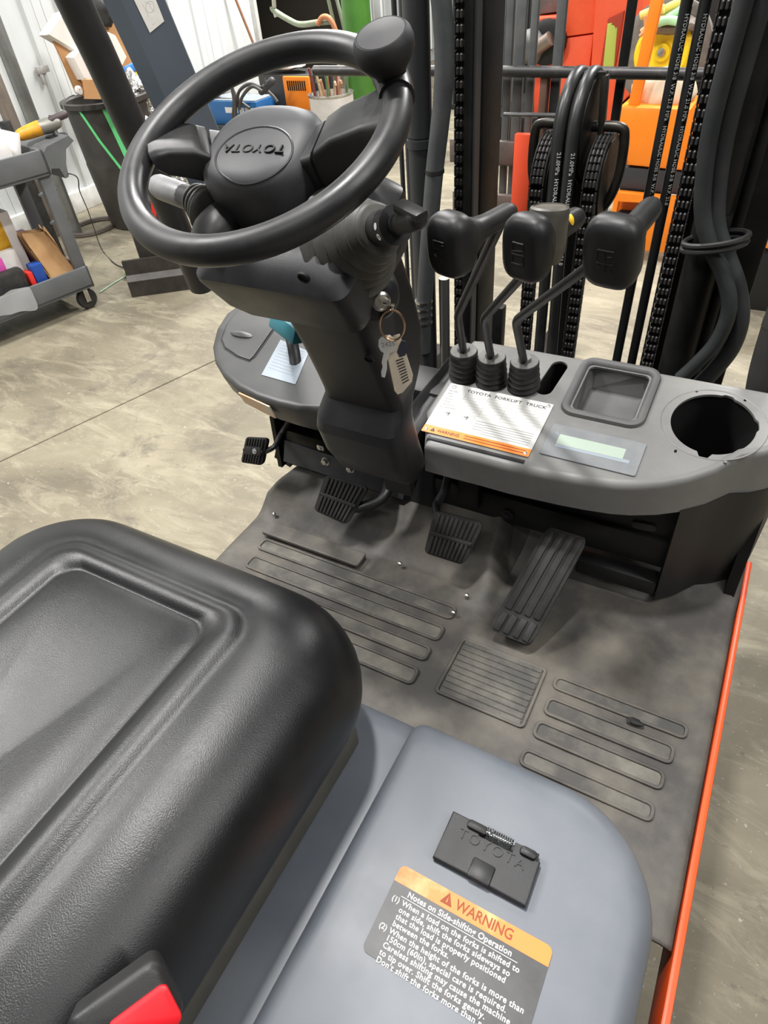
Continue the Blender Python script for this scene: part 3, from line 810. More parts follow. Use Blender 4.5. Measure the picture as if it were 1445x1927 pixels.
# ---- left console
LO = Vector((0, 1.0, 1.005)); LK = .14
LN = Vector((0, -LK, 1)).normalized(); LV = Vector((0, 1, LK)).normalized()
LMX = Matrix((Vector((1, 0, 0)), LV, LN)).transposed().to_4x4(); LMX.translation = LO
def luv(px, py):
    q = PP(px, py, LO, LN) - LO; return (q.x, q.dot(LV))
def LP(u, v, h=0): return LMX @ Vector((u, v, h))
lpx = [(600, 768), (560, 766), (520, 757), (480, 744), (445, 726), (418, 702), (402, 675), (398, 648), (406, 616), (424, 588), (450, 570)]
lpts = [luv(*p) for p in lpx]
lout = lpts[::-1]                      # from back-left round to the front
bv = lpts[-1][1] + .01
inner_u = -.60
lout = [(inner_u, bv), (lpts[-1][0] + .02, bv)] + lout + [(inner_u + .0, lpts[0][1] + .0)]
lout = [(p[0], p[1]) for p in lout]
# ensure ccw
def area2(lp): return sum(lp[i - 1][0] * lp[i][1] - lp[i][0] * lp[i - 1][1] for i in range(len(lp)))
if area2(lout) < 0: lout = lout[::-1]
bm = BM(); rr = .013; rings = []
add_mesh(bm, curve_mesh([inset(lout, rr)], .004), LMX @ Matrix.Translation((0, 0, -.002)))
for k in range(6):
    a = PI / 2 * k / 5; rings.append([LP(u, v, -rr * (1 - math.cos(a))) for u, v in inset(lout, rr * (1 - math.sin(a)))])
rings.append([Vector((p.x + .006, p.y + .01, p.z - .035)) for p in rings[-1]])
rings.append([Vector((p.x + .02, p.y + .035, .905)) for p in rings[5]])
loft(bm, rings, False, True)
LCM = mat('side_console_shaded_plastic', (.040, .041, .041), .42, c2=(.055, .055, .053), scale=8, bump=.3, bscale=1000, bdist=.0004)  # darker than the right console: the shade here is put into the colour
lcon = link('side_console', bm, LCM, T, label='shade-darkened side console with a lidded pocket', ang=45)
lid_px = [(455, 577), (428, 612), (418, 640), (424, 655), (448, 671), (470, 679), (478, 672), (520, 612), (545, 575)]
lid = [luv(*p) for p in lid_px]
if area2(lid) < 0: lid = lid[::-1]
link('pocket_gap', bm_of(curve_mesh([inset(lid, -.0035)], .0012), LMX @ Matrix.Translation((0, 0, .0003))), DARK, lcon)
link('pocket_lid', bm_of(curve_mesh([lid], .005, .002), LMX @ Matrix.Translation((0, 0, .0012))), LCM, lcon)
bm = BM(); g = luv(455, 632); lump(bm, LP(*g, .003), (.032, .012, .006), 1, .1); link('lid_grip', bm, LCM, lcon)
st = [luv(528, 640), luv(582, 662), luv(556, 724), luv(492, 706)]
if area2(st) < 0: st = st[::-1]
ls = link('instruction_sticker', bm_of(curve_mesh([st], .0008), LMX @ Matrix.Translation((0, 0, .0008))), GLAB, lcon, label='pale sticker of fine print')
bm = BM(); a, b = Vector(luv(506, 692)), Vector(luv(552, 708)); c = Vector(luv(535, 645))
stepv = (c - a) / 9
for k in range(9):
    q = a + stepv * k; d = (b - a) * (.9 if k % 3 else 1.0); mid = q + d / 2
    box(bm, (0, 0, 0), (d.length, .0016, .0001), LMX @ Matrix.Translation((mid.x, mid.y, .0014)) @ Matrix.Rotation(math.atan2(d.y, d.x), 4, 'Z'))
link('sticker_print', bm, mat('blue_grey_ink', (.22, .25, .29), .6), lcon)
# small orange and white label on the front of the side console
q = [P(447, 733, z=.972), P(470, 742, z=.972), P(524, 778, z=.955), P(500, 770, z=.955)]
a, b, c, d = P(448, 731, y=.905), P(500, 756, y=.905), P(526, 776, y=.905), P(500, 768, y=.905)
qs = [LP(*luv(447, 728), -.014), LP(*luv(505, 754), -.014)]
dirv = (qs[1] - qs[0]); nrm = Vector((dirv.y, -dirv.x, 0)).normalized()
if nrm.y > 0: nrm = -nrm
bm = BM(); quadplate(bm, [qs[0] + nrm * .004, qs[0] + nrm * .002 + Vector((0.006, .003, -.026)), qs[1] + nrm * .002 + Vector((0.006, .003, -.03)), qs[1] + nrm * .004], .003)
link('front_sticker', bm, mat('cream_orange_label', (.62, .58, .50), .5, c2=(.75, .38, .15), scale=20), lcon)

# ---- parking brake handle: teal grip on a dark lever through the side console
bm = BM(); a = LP(*luv(548, 690), -.01); b = P(545, 640, x=-.66) 
p = smooth_path([LP(*luv(556, 690), -.01), LP(*luv(556, 668), .02), LP(*luv(556, 640), .055) + Vector((0, -.01, .02)), P(538, 600, x=-.645)], 5)
tube(bm, p, .013, 10, flat=.6); hb_ = link('brake_handle', bm, COLM, T, ang=50)
q0 = P(528, 596, x=-.66); q1 = P(575, 632, x=-.60)
bm = BM(); bar(bm, q0, q1, .05, .030, (0, .3, 1), .005); link('teal_grip', bm, TEAL, hb_, label='teal blue grip')
bm = BM(); bar(bm, q0 + Vector((-.004, -.012, .006)), q0 + Vector((.02, -.012, .02)), .012, .03, (0, .3, 1), .003); link('grip_tab', bm, mat('light_teal', (.10, .33, .38), .45), hb_)

# ---- steering column
W = Vector((-.512, .628, 1.503)); AX = Vector((0, .42, -.905)).normalized()   # AX points down the column
CY = Vector((0, .905, .42)).normalized()                                        # across the column, forward
CX = Vector((1, 0, 0))
def csec(t, x0, x1, n, f, r=.02, k=5, tilt=0.0):
    """cross-section at distance t down the column: x range, near and far offset along CY"""
    c = W + AX * t
    lp = rrect((x1 - x0) / 2, (f - n) / 2, r, k, (x0 + x1) / 2 - W.x, (f + n) / 2)
    return [c + CX * x + CY * y + AX * tilt * y for x, y in lp]
bm = BM()
loft(bm, [csec(.19, -.572, -.432, -.052, .085, .018), csec(.30, -.572, -.432, -.055, .088, .02), csec(.37, -.572, -.431, -.060, .080, .02), csec(.41, -.573, -.429, -.063, .055, .02),
          csec(.425, -.575, -.428, -.066, .03, .02), csec(.436, -.580, -.425, -.085, .00, .024), csec(.448, -.585, -.422, -.102, -.02, .024), csec(.465, -.588, -.420, -.112, -.03, .024), csec(.52, -.588, -.420, -.120, -.04, .024),
          csec(.58, -.584, -.424, -.117, -.04, .024), csec(.625, -.572, -.436, -.100, -.03, .024), csec(.655, -.556, -.450, -.070, -.02, .02), csec(.67, -.545, -.46, -.05, -.01, .018)])
colm = link('column_cover', bm, COLM, T, label='dark plastic steering column cover', ang=22)
# upper shroud
bm = BM()
loft(bm, [csec(.096, -.575, -.450, -.05, .06, .03), csec(.104, -.605, -.425, -.075, .085, .03), csec(.114, -.626, -.410, -.090, .09, .025), csec(.124, -.634, -.402, -.098, .092, .018), csec(.132, -.634, -.402, -.098, .092, .016),
          csec(.185, -.626, -.408, -.088, .09, .018), csec(.208, -.612, -.416, -.080, .088, .02), csec(.213, -.59, -.43, -.06, .08, .02)])
shr = link('column_shroud', bm, COLM, T, label='boxy dark shroud below the steering wheel', ang=30)
def dimple(px, py, pln_o, pln_n, r, parent):
    p = PP(px, py, pln_o, pln_n); bm = BM()
    lathe(bm, [(r, -.002), (r, .0012), (r * .8, .0018), (r * .72, -.001)], frame(p, pln_n), 20)
    o = link('screw_hole', bm, DARK, parent); return o
near = -CY
dimple(571, 523, W + AX * .16 + near * .0935, near, .008, shr)
dimple(694, 676, W + AX * .38 + near * .0612, near, .0085, colm)
# rubber bellows of the right-hand stalk
bo = W + AX * .135 + Vector((.062, .0, 0)) + near * .035
tip = P(712, 432, x=-.372)
base = P(652, 460, x=-.430)
def bellows(bm, a, b, r0, r1, n, up=None, fy=1.0):
    d = (b - a); M = frame(a, d, up); L = d.length; prof = []
    for k in range(n):
        f = k / (n - 1); r = r0 + (r1 - r0) * f ** .8
        prof += [(r * .86, L * (f - .36 / n)), (r * .97, L * (f - .18 / n)), (r, L * f), (r * .97, L * (f + .2 / n)), (r * .84, L * (f + .4 / n))]
    lathe(bm, prof, M, 32, True, 1.0, fy)
bm = BM(); bellows(bm, base + Vector((-.004, .012, -.004)), tip, .068, .030, 6, AX, .92); link('stalk_boot', bm, BELL, shr, label='ribbed rubber boot', ang=70)
# right stalk with marked collar
e = P(800, 408, x=-.29)
d = (e - tip).normalized()
bm = BM(); tube(bm, [tip - d * .02, tip + d * .028], .0190, 20); link('stalk_base', bm, BLK, shr)
bm = BM(); tube(bm, [tip + d * .026, tip + d * .042], .0205, 24); link('stalk_collar', bm, BLK, shr)
bm = BM(); tube(bm, [tip + d * .040, tip + d * .085], [.0115, .011], 20, rnd=True); sk = link('light_stalk', bm, BLK, shr)
bm = BM(); M = frame(tip + d * .075, (0, -.2, 1), d); box(bm, (0, 0, .010), (.04, .016, .010), M, .003); link('stalk_switch', bm, BLK, shr)
bm = BM(); vdir = (CAM - tip).normalized(); vdir = (vdir - d * vdir.dot(d)).normalized()
for s in (-.18, .38):
    n_ = (vdir + d.cross(vdir) * s).normalized(); p = tip + d * .034 + n_ * .0206
    ring = [(.0028 * math.cos(2 * PI * k / 14), .0036 * math.sin(2 * PI * k / 14)) for k in range(14)]
    add_mesh(bm, curve_mesh([ring] + ([[(x * .55, y * .55) for x, y in ring]] if s > 0 else []), .0006), frame(p, n_, d))
link('stalk_symbols', bm, PRNT, shr)
# left stalk, its boot
la, lb = P(402, 400, x=-.625), P(372, 378, x=-.665)
bm = BM(); bellows(bm, la, lb, .034, .022, 4); link('stalk_boot', bm, BELL, shr, ang=70)
bm = BM(); lc = P(345, 368, x=-.70); ld = P(302, 352, x=-.755)
tube(bm, [lb, lc], [.016, .0155], 16); link('direction_stalk', bm, BLK, shr)
bm = BM(); tube(bm, [lc, ld], [.0165, .0165], 20, rnd=True); link('stalk_grip', bm, mat('worn_grey_grip', (.16, .16, .165), .42, c2=(.24, .24, .24), scale=30), shr, label='worn grey stalk grip')
# tilt lever lump under the left of the hub
bm = BM(); lump(bm, P(408, 432, x=-.60), (.028, .04, .026), 2, .1, Matrix.Rotation(.4, 4, 'X')); link('tilt_lever', bm, BLK, shr, ang=80)
# ignition switch boss and lock
kp = P(716, 566, x=-.405); kd = Vector((.72, -.68, .1)).normalized()
bm = BM(); M = frame(kp, kd); lathe(bm, [(.040, -.06), (.036, -.035), (.030, -.012), (.024, -.004), (.014, -.002)], M, 28); link('key_boss', bm, COLM, shr, ang=60)
bm = BM(); lathe(bm, [(.0125, -.004), (.0125, .004), (.0095, .006), (.009, .005)], M, 24); ig = link('ignition_lock', bm, STEEL, shr, label='bright metal key lock')

# ---- steering wheel
E1 = Vector((1, 0, 0)); E2 = Vector((0, .905, .42)).normalized(); NW = E1.cross(E2)
RW = .157; rt = .0162
SW = link('steering_wheel', tube(BM(), [W + (E1 * math.cos(2 * PI * k / 96) + E2 * math.sin(2 * PI * k / 96)) * RW for k in range(96)], rt, 20, closed=True), WHL, T, label='black steering wheel with spinner knob', ang=80)
def WP(px, py, h=0.0):
    return PP(px, py, W + NW * h, NW)
def wuv(px, py, h=0.0):
    q = WP(px, py, h) - W; return q.dot(E1), q.dot(E2)
WMX = Matrix((E1, E2, NW)).transposed().to_4x4(); WMX.translation = W
# hub: domed pad on a deep body
bm = BM(); lo = []
HD = -.044
hcx, hcy = wuv(487, 270, HD + .01)
for h, a, b, ex in ((-.12, .060, .055, 2.4), (-.10, .076, .068, 2.6), (-.050, .081, .074, 2.7), (-.008, .080, .073, 2.7), (.006, .076, .070, 2.6), (.013, .069, .063, 2.5), (.0175, .056, .051, 2.4), (.0195, .030, .027, 2.2), (.020, .008, .007, 2.0)):
    lo.append([WMX @ Vector((hcx + x * .97, hcy + y * .97, h + HD)) for x, y in superell(a, b, ex)])
loft(bm, lo); hub = link('horn_pad', bm, HUBM, SW, label='rounded horn pad with oval emblem outline', ang=70)
# the hub's parts stay on the second level below the truck: siblings under the wheel
bm = BM(); eu, ev = wuv(476, 287, HD + .018)
HPR = [(.0, .020), (.030, .0195), (.056, .0175), (.069, .013), (.076, .006), (.080, -.008)]
def hubh(u, v):
    r = (abs((u - hcx) / .97) ** 2.5 + abs((v - hcy) / .97 / .915) ** 2.5) ** .4
    for (a0, h0), (a1, h1) in zip(HPR, HPR[1:]):
        if r <= a1: return h0 + (h1 - h0) * (r - a0) / (a1 - a0)
    return -.008
for_ring = [WMX @ Vector((eu + .051 * math.cos(2 * PI * k / 60), ev + .040 * math.sin(2 * PI * k / 60), HD + hubh(eu + .051 * math.cos(2 * PI * k / 60), ev + .040 * math.sin(2 * PI * k / 60)))) for k in range(60)]
tube(bm, for_ring, .0014, 6, closed=True)
link('emblem_ring', bm, BLK, SW)
bm = BM(); t = text_mesh('TOYOTA', .0175, .0012, 'CENTER', 1.08, 1.15)
add_mesh(bm, t, WMX @ Matrix.Translation((eu - .001, ev + .010, .0196 + HD)) @ Matrix.Rotation(PI + .06, 4, 'Z'))
link('hub_lettering', bm, BLK, SW)
# spokes
def spoke(u, v, side):
    bm = BM(); lo = []
    a = Vector((hcx + side * .048, hcy + .004)); b = Vector((u, v)); d = (b - a)
    dn = d.normalized(); pn = Vector((-dn.y, dn.x))
    for f, w_, zt, th in ((0, .030, -.040, .050), (.24, .033, -.029, .050), (.25, .030, -.034, .044), (.275, .030, -.034, .044), (.285, .033, -.024, .050), (.45, .031, -.012, .048), (.75, .032, .000, .040), (.90, .038, .007, .034), (.97, .044, .010, .022)):
        c = a + d * f
        lo.append([WMX @ Vector((c.x + pn.x * y, c.y + pn.y * y, zt - th / 2 + z)) for y, z in rrect(w_ , th / 2, .008, 4)])
    loft(bm, lo); return link('spoke', bm, WHL, SW, ang=45)
s1 = wuv(272, 268); s2 = wuv(742, 200)
spoke(*(Vector(s1) * (RW / Vector(s1).length)), -1); spoke(*(Vector(s2) * (RW / Vector(s2).length)), 1)
# joints between pad and spokes
# spinner knob
ku = Vector(wuv(730, 166)); ku *= RW / ku.length
kb = WMX @ Vector((*ku, 0)); kt = P(706, 66, d=(kb - CAM).length - .035)
kn = NW
M = frame(kb, kn)
bm = BM(); lathe(bm, [(.010, -.012), (.016, .004), (.016, .012), (.0185, .018), (.0255, .026), (.0305, .034), (.0315, .042), (.0300, .049), (.0265, .053), (.0255, .0525), (.0247, .0532), (.012, .055), (.001, .0555)], M, 40)
link('spinner_knob', bm, mat('knob_plastic', (.016, .016, .018), .62, spec=.35, c2=(.026, .025, .025), scale=20), SW, label='black spinner knob', ang=30)
bm = BM(); tube(bm, [WMX @ Vector((RW * math.cos(a), RW * math.sin(a), 0)) for a in [math.atan2(ku.y, ku.x) + (k - 4) * .035 for k in range(9)]], rt + .003, 20, rnd=False); link('knob_clamp', bm, WHL, SW)

# ---- ring of keys hanging from the lock
KEYS = thing('key_ring', 'key and ivory tag on a split ring hanging from the ignition lock', 'keys', P(735, 700, x=-.395))
kz = P(738, 612, x=-.392); rad = .0205
rn = Vector((.35, -.9, .1)).normalized(); Mr = frame(kz, rn, (0, 0, 1))
bm = BM(); tube(bm, [Mr @ Vector((rad * math.cos(2 * PI * k / 40), rad * math.sin(2 * PI * k / 40) * .8, 0)) for k in range(40)], .0013, 8, closed=True)
tube(bm, [Mr @ Vector((rad * math.cos(2 * PI * k / 40), rad * math.sin(2 * PI * k / 40) * .8, .0022)) for k in range(40)], .0011, 8, closed=True)
link('split_ring', bm, RINGM, KEYS)
bm = BM(); q = kp + kd * .012; q2 = Mr @ Vector((rad, 0, 0))
p_ = P(740, 568, x=-.39)
tube(bm, smooth_path([q, (q + p_) / 2 + kd * .008, p_ + Vector((0, 0, -.004)), q2 + Vector((.003, 0, .006)), q2], 5), .0018, 8); link('key_loop', bm, BRASSY, KEYS)
KC = P(745, 690, x=-.394); KN = (CAM - KC); KN.z = .05; KN.normalize()
def card(px_pts, hk, th, name, m, bev=.0006):
    n = KN; c = KC + n * hk
    pts = [PP(px, py, c, n) for px, py in px_pts]
    M = frame(c, n, (0, 0, 1)); Mi = M.inverted()
    lp = [(Mi @ p).to_2d()[:] for p in pts]
    if area2(lp) < 0: lp = lp[::-1]
    return link(name, bm_of(curve_mesh([lp], th, bev), M), m, KEYS, ang=30), c, n
card([(740, 632), (752, 628), (777, 705), (775, 718), (758, 738), (748, 742), (742, 735), (727, 662)], 0.0, .003, 'key_tag', mat('ivory_tag', (.62, .53, .40), .5, c2=(.50, .43, .34), scale=60), .0008)
o, c, n = card([(756, 640), (764, 643), (767, 655), (763, 668), (752, 672), (747, 662), (751, 650)], .0016, .0010, 'tag_logo', mat('dark_navy_ink', (.03, .03, .05), .5), 0)
c0 = KC
bm = BM()
n = KN
for k in range(9):
    a = PP(745 + k * 1.6, 679 + k * 5.2, c0 + n * .0018, n); b = PP(759 + k * 1.3, 674 + k * 5.0, c0 + n * .0018, n); bar(bm, a, b, .0012, .0012, n)
link('tag_print', bm, INK, KEYS)
card([(712, 640), (716, 634), (724, 631), (732, 630), (739, 634), (745, 642), (746, 652), (742, 660), (734, 664), (731, 672), (728, 680), (728, 694), (724, 710), (718, 709), (717, 700), (720, 690), (718, 682), (722, 664), (716, 660), (712, 652)], .005, .0028, 'key', mat('bright_key', (.86, .85, .80), .3, .85), .0005)
bm = BM(); n = KN; c0 = PP(731, 652, KC + KN * .0066, KN)
add_mesh(bm, text_mesh('2425', .0095, .0002, 'CENTER', 1.0), frame(c0, n, (1, .2, 0)) @ Matrix.Rotation(.12, 4, 'Z')); link('key_number', bm, mat('key_stamp', (.45, .42, .40), .4, .6), KEYS)

# ---- hydraulic levers
def lever(base_px, bend_px, top_px, far_px, face_px, yb_, ytop, yface, fat, mark):
    b = CP(*cuv(*base_px), .0)
    # boot
    bm = BM(); prof = [(.030, -.002), (.0325, .004), (.0275, .010), (.0318, .016), (.0270, .022), (.0305, .028), (.0265, .034), (.0292, .040), (.0265, .045), (.0280, .050), (.0278, .056), (.0262, .0585)]
    lathe(bm, prof, frame(b, (0.0, -.10, 1)), 30)
    lv = link('lever_boot', bm, RUB, T, label='ribbed rubber lever boot', ang=50)
    bm = BM(); lathe(bm, [(.0255, .0575), (.0262, .0592), (.0255, .060), (.013, .0605), (.0115, .068), (.0088, .069)], frame(b, (0.0, -.10, 1)), 30); link('boot_top', bm, mat('worn_boot_top', (.16, .155, .145), .6, c2=(.10, .097, .09), scale=40), lv, ang=40)
    bend = P(*bend_px, y=yb_); top = P(*top_px, y=ytop)
    p0 = b + Vector((0, -.005, .05))
    a = (bend - p0).normalized(); c = (top - bend).normalized()
    path = [p0, bend - a * .016] + [ (bend - a * .016).lerp(bend, t).lerp(bend.lerp(bend + c * .016, t), t) for t in (.25, .5, .75)] + [bend + c * .016, top]
    bm = BM(); tube(bm, path, .0076, 14); link('lever_rod', bm, BLK, lv, ang=60)
    far = P(*far_px, y=ytop + .01); face = P(*face_px, y=yface)
    ax = (face - far); L = ax.length
    M = frame(far, ax, (0, 0, 1) if abs(ax.normalized().z) < .9 else (1, 0, 0))
    bm = BM(); r = fat
    prof = [(.004, -.014), (.010, -.011), (.0135, -.004), (.0145, .004), (.015, L * .35), (.0175, L * .52), (.023, L * .66), (r, L * .82), (r * 1.03, L * .92), (r * .99, L * 1.0), (r * .90, L * 1.05), (r * .72, L * 1.08), (r * .42, L * 1.095), (.001, L * 1.10)]
    loops = []
    for rr_, h in prof:
        e = 2.0 + 1.3 * sst(L * .5, L * .85, h)
        sy = 1.0 - .08 * sst(L * .5, L * .9, h); sx = 1.0 + .20 * sst(L * .5, L * .9, h)
        loops.append([M @ Vector((x * sx, y * sy, h)) for x, y in superell(rr_, rr_, e, 32)])
    loft(bm, loops); bvh = BVHTree.FromBMesh(bm); g = link('lever_knob', bm, BLK, lv, label='black shaped lever knob with moulded symbol', ang=70)
    # moulded symbols: fine ridges on the end face
    fx = M @ Vector((0, 0, L * 1.085)); nrm = ax.normalized(); upv = (Vector((0, 0, 1)) - nrm * nrm.z).normalized(); rt_ = upv.cross(nrm)
    rt_ = nrm.cross(upv) * -1
    bm = BM()
    def seg(x0, y0, x1, y1):
        def q(x, y):
            o_ = fx + rt_ * x + upv * y + nrm * .05; h_ = bvh.ray_cast(o_, -nrm)[0]; return h_ if h_ is not None else o_ - nrm * .05
        k = 4; tube(bm, [q(x0 + (x1 - x0) * i / k, y0 + (y1 - y0) * i / k) for i in range(k + 1)], .0013, 5)
    for s in mark: seg(*[c_ * .001 for c_ in s])
    link('knob_symbol', bm, BLK, lv)
    return lv, M, L
m1 = [(-9, 12, 9, 12), (-9, 12, -9, 2), (-9, 2, 0, 2), (0, 2, 0, 9), (4, 8, 9, 8), (-4, -3, 9, -3), (-4, -3, -4, -13), (2, -8, 2, -14), (-9, -6, -6, -9)]
m2 = [(-8, 13, 8, 13), (-8, 13, -8, 4), (8, 13, 8, 6), (-9, 2, 9, 5), (-9, -1, 9, -1), (-7, -4, -9, -10), (8, -4, 8, -11), (-9, -13, 9, -13), (8, -11, 3, -13)]
m3 = [(-10, 12, 10, 12), (-10, 12, -10, 0), (-1, 12, -1, 0), (3, 5, 9, 6), (-10, -4, 11, -4), (0, -4, 0, -14), (8, -11, 8, -14), (-9, -9, -5, -10)]
B1, B2, B3 = (874, 706), (925, 718), (985, 727)
lever(B1, (861, 592), (944, 415), (954, 402), (838, 466), 1.0, .875, .77, .0335, m1)
L2, M2_, LL2 = lever(B2, (910, 600), (1040, 455), (1080, 412), (984, 472), 1.0, .86, .77, .0335, m2)
lever(B3, (970, 603), (1150, 470), (1222, 394), (1146, 482), 1.0, .85, .76, .0355, m3)
# thumb switch housing and yellow button on the middle lever
bm = BM(); q = P(1030, 425, y=.81); M = frame(q + Vector((0, .0, -.03)), (-.02, .12, 1), (1, 0, 0))
lathe(bm, [(.020, -.014), (.0245, .0), (.0245, .046), (.0235, .050), (.020, .052), (.0195, .0505), (.001, .051)], M, 28); link('thumb_switch', bm, mat('worn_knob_plastic', (.045, .042, .036), .42, c2=(.10, .09, .07), scale=20), L2, ang=40)
bm = BM(); lump(bm, P(1071, 420, y=.845), (.006, .006, .011), 1, .05); link('yellow_button', bm, mat('yellow_plastic', (.85, .52, .02), .4), L2, label='yellow thumb button')

# ---- pedals
def pedal_pad(name, pts3, th, nr, split, label, parent=T, lowcut=0.0):
    """pad over a 3D quad: top-left, top-right, bottom-right, bottom-left; nr ribs running up the pad"""
    tl, tr, br, bl = [Vector(p) for p in pts3]
    n = ((tr - tl).cross(bl - tl)).normalized()
    if n.dot(CAM - tl) < 0: n = -n
    def q(u, v, h=0.0):      # u across 0..1, v down 0..1
        return tl.lerp(tr, u).lerp(bl.lerp(br, u), v) + n * h
    bm = BM(); lo = []
    for h, ins in ((-th, .03), (-th * .4, 0), (0, 0), (.0006, .02)):
        lp = []
        for x, y in rrect(.5 - ins, .5 - ins, .12, 4, .5, .5):
            lp.append(q(x, y, h))
        lo.append(lp)
    loft(bm, lo); o = link(name, bm, RUB, parent, label=label, ang=40)
    for k in range(nr):
        u = .07 + .86 * (k + .5) / nr; w_ = .86 / nr * .55 * ((tr - tl).length)
        for v0, v1 in (((.05, split - .03), (split + .05, .95)) if split else ((.05, .95),)):
            bm = BM(); bar(bm, q(u, v0, .0022), q(u, v1, .0022), w_, .0055, n, .0012)
            link('tread_rib', bm, RUB, o)
    if split:
        bm = BM(); bar(bm, q(.03, split + .01, .002), q(.97, split + .01, .002), .009, .006, n, .002); link('cross_rib', bm, RUB, o)
    return o, q, n
def at_y(px, py, y): return P(px, py, y=y)
# inching pedal
o, q, n = pedal_pad('inching_pedal', [at_y(612, 893, .885), at_y(694, 917, .885), at_y(652, 988, .835), at_y(590, 960, .835)], .012, 9, .50, 'ribbed black inching pedal')
bm = BM(); tube(bm, smooth_path([q(.72, .62, -.01), q(1.05, .50, -.014), q(1.35, .20, -.01) + Vector((.0, .01, 0)), at_y(735, 888, .95), at_y(748, 840, .98)], 6), .0145, 10, flat=.75); link('pedal_arm', bm, BLK, o, ang=70)
# brake pedal
o, q, n = pedal_pad('brake_pedal', [at_y(818, 960, .875), at_y(911, 984, .875), at_y(872, 1064, .828), at_y(797, 1040, .828)], .012, 9, .50, 'ribbed black brake pedal')
bm = BM(); tube(bm, smooth_path([q(.15, .55, -.012), q(.04, .2, -.02), at_y(822, 950, .92), at_y(838, 920, .95), at_y(846, 880, .98)], 6), .015, 10, flat=.5, up=(1, 0, 0)); link('pedal_arm', bm, mat('grey_pedal_arm', (.05, .055, .058), .4), o, ang=70)
# rubber tunnel cover behind the brake pedal
bm = BM(); c = P(805, 935, y=1.03); lo = []
for z, hx, hy, dy in ((matz(c.x, .98) - .02, .055, .045, -.02), (.76, .048, .04, 0), (.86, .04, .035, .02)):
    lo.append([(c.x + x, 1.02 + dy + y, z) for x, y in rrect(hx, hy, .012, 4)])
loft(bm, lo); link('pedal_tunnel', bm, BLK, T)
# accelerator: long treadle hinged at the floor
def AQ(px, py, y): return P(px, py, y=y)
o, q, n = pedal_pad('accelerator_pedal', [AQ(1030, 990, .915), AQ(1108, 1014, .915), AQ(998, 1216, .728), AQ(918, 1184, .728)], .016, 0, None, 'long black accelerator treadle with lengthwise ribs')
for k in range(4):
    u = .05 + .90 * (k + .5) / 4; w_ = .90 / 4 * .74 * (q(1, .5) - q(0, .5)).length
    for v0, v1 in ((.02, .78), (.81, .98)):
        bm = BM(); bar(bm, q(u, v0, .0025), q(u, v1, .0025), w_, .0065, n, .0025); link('tread_rib', bm, RUB, o)
bm = BM(); quadplate(bm, [q(.1, .2, -.02), q(.98, .25, -.02), q(.95, .98, -.022), q(.2, .98, -.022)], .012, n); link('treadle_plate', bm, MASTG, o)
bm = BM(); tube(bm, [q(.5, .45, -.03), Vector((q(.5, .4).x, .97, .70))], .008, 10); link('pedal_link', bm, MASTG, o)
# foot parking brake at the left edge
o, q, n = pedal_pad('parking_brake_pedal', [at_y(463, 822, .905), at_y(503, 824, .905), at_y(492, 876, .875), at_y(453, 870, .875)], .012, 7, .5, 'small ribbed parking brake pedal with a white P mark')
bm = BM(); box(bm, (0, 0, 0), ((q(1, .5) - q(0, .5)).length * .8, (q(.5, 1) - q(.5, 0)).length * .30, .008), frame(q(.5, .5, .002), n, q(1, .5) - q(0, .5)), .002); link('brake_badge', bm, RUB, o)
bm = BM(); rg = [(math.cos(2 * PI * k / 20), math.sin(2 * PI * k / 20)) for k in range(20)]
Mb = frame(q(.62, .5, .0066), n, q(1, .5) - q(0, .5))
add_mesh(bm, curve_mesh([[(x * .006, y * .006) for x, y in rg], [(x * .0048, y * .0048) for x, y in rg]], .0004), Mb)
add_mesh(bm, text_mesh('P', .009, .0002, 'CENTER', 1, 1, .0002), Mb @ Matrix.Translation((0, -.0032, 0))); link('brake_symbol', bm, PRNT, o)
bm = BM(); tube(bm, smooth_path([q(.8, .55, -.012), q(1.25, .3, -.012), at_y(530, 815, .96), at_y(548, 785, .98)], 6), .010, 10, flat=.6); link('pedal_arm', bm, BLK, o, ang=70)

# ---- bulkhead left of the column: steel plate with bolts
bm = BM(); a, b, c, d = P(538, 826, y=.962), P(770, 905, y=.962), P(760, 938, y=.950), P(536, 866, y=.950)
quadplate(bm, [a, b, c, d], .006); bp_ = link('bracket_plate', bm, mat('blue_grey_steel', (.055, .060, .075), .4, .3, c2=(.08, .085, .10), scale=20), T, label='dark steel bracket plate with two bolts')
for px, py in ((613, 868), (660, 882)):
    p = P(px, py, y=.953); bm = BM(); M = frame(p, (0, -.97, .2))
    lathe(bm, [(.0105, 0), (.0105, .002), (.0075, .0022)], M, 20); lathe(bm, [(.0078, .002), (.0078, .009), (.006, .010), (.001, .010)], M, 6); link('bolt', bm, STEEL, bp_, ang=20)
bm = BM(); p = P(604, 842, y=.955); box(bm, p, (.02, .008, .016), None, .003); lathe(bm, [(.004, 0), (.004, .008)], frame(p, (0, -1, .2)), 8); link('clip', bm, STEEL, bp_)
# panels below the side console and behind the column
bm = BM(); q_ = [P(548, 800, y=1.0), P(700, 845, y=1.02), P(760, 915, y=1.02), P(540, 838, y=1.01)]
quadplate(bm, q_, .02)
box(bm, (-.62, 1.06, .80), (.62, .10, .32), None, .01)
link('lower_bulkhead', bm, BLK, T)
bm = BM(); bar(bm, P(522, 775, y=.99), P(538, 868, y=.99), .012, .05, (0, 1, 0)); bar(bm, P(548, 800, y=1.0), P(533, 868, y=1.0), .05, .01, (0, 1, 0)); link('side_stay', bm, MASTM, T)

# ---- mast
YM = 1.50
def vx(px, py, y): return P(px, py, y=y).x
def vcyl(bm, x, y, r, z0, z1, n=20): lathe(bm, [(r, z0), (r, z1)], Matrix.Translation((x, y, 0)), n)
ZT = 2.15
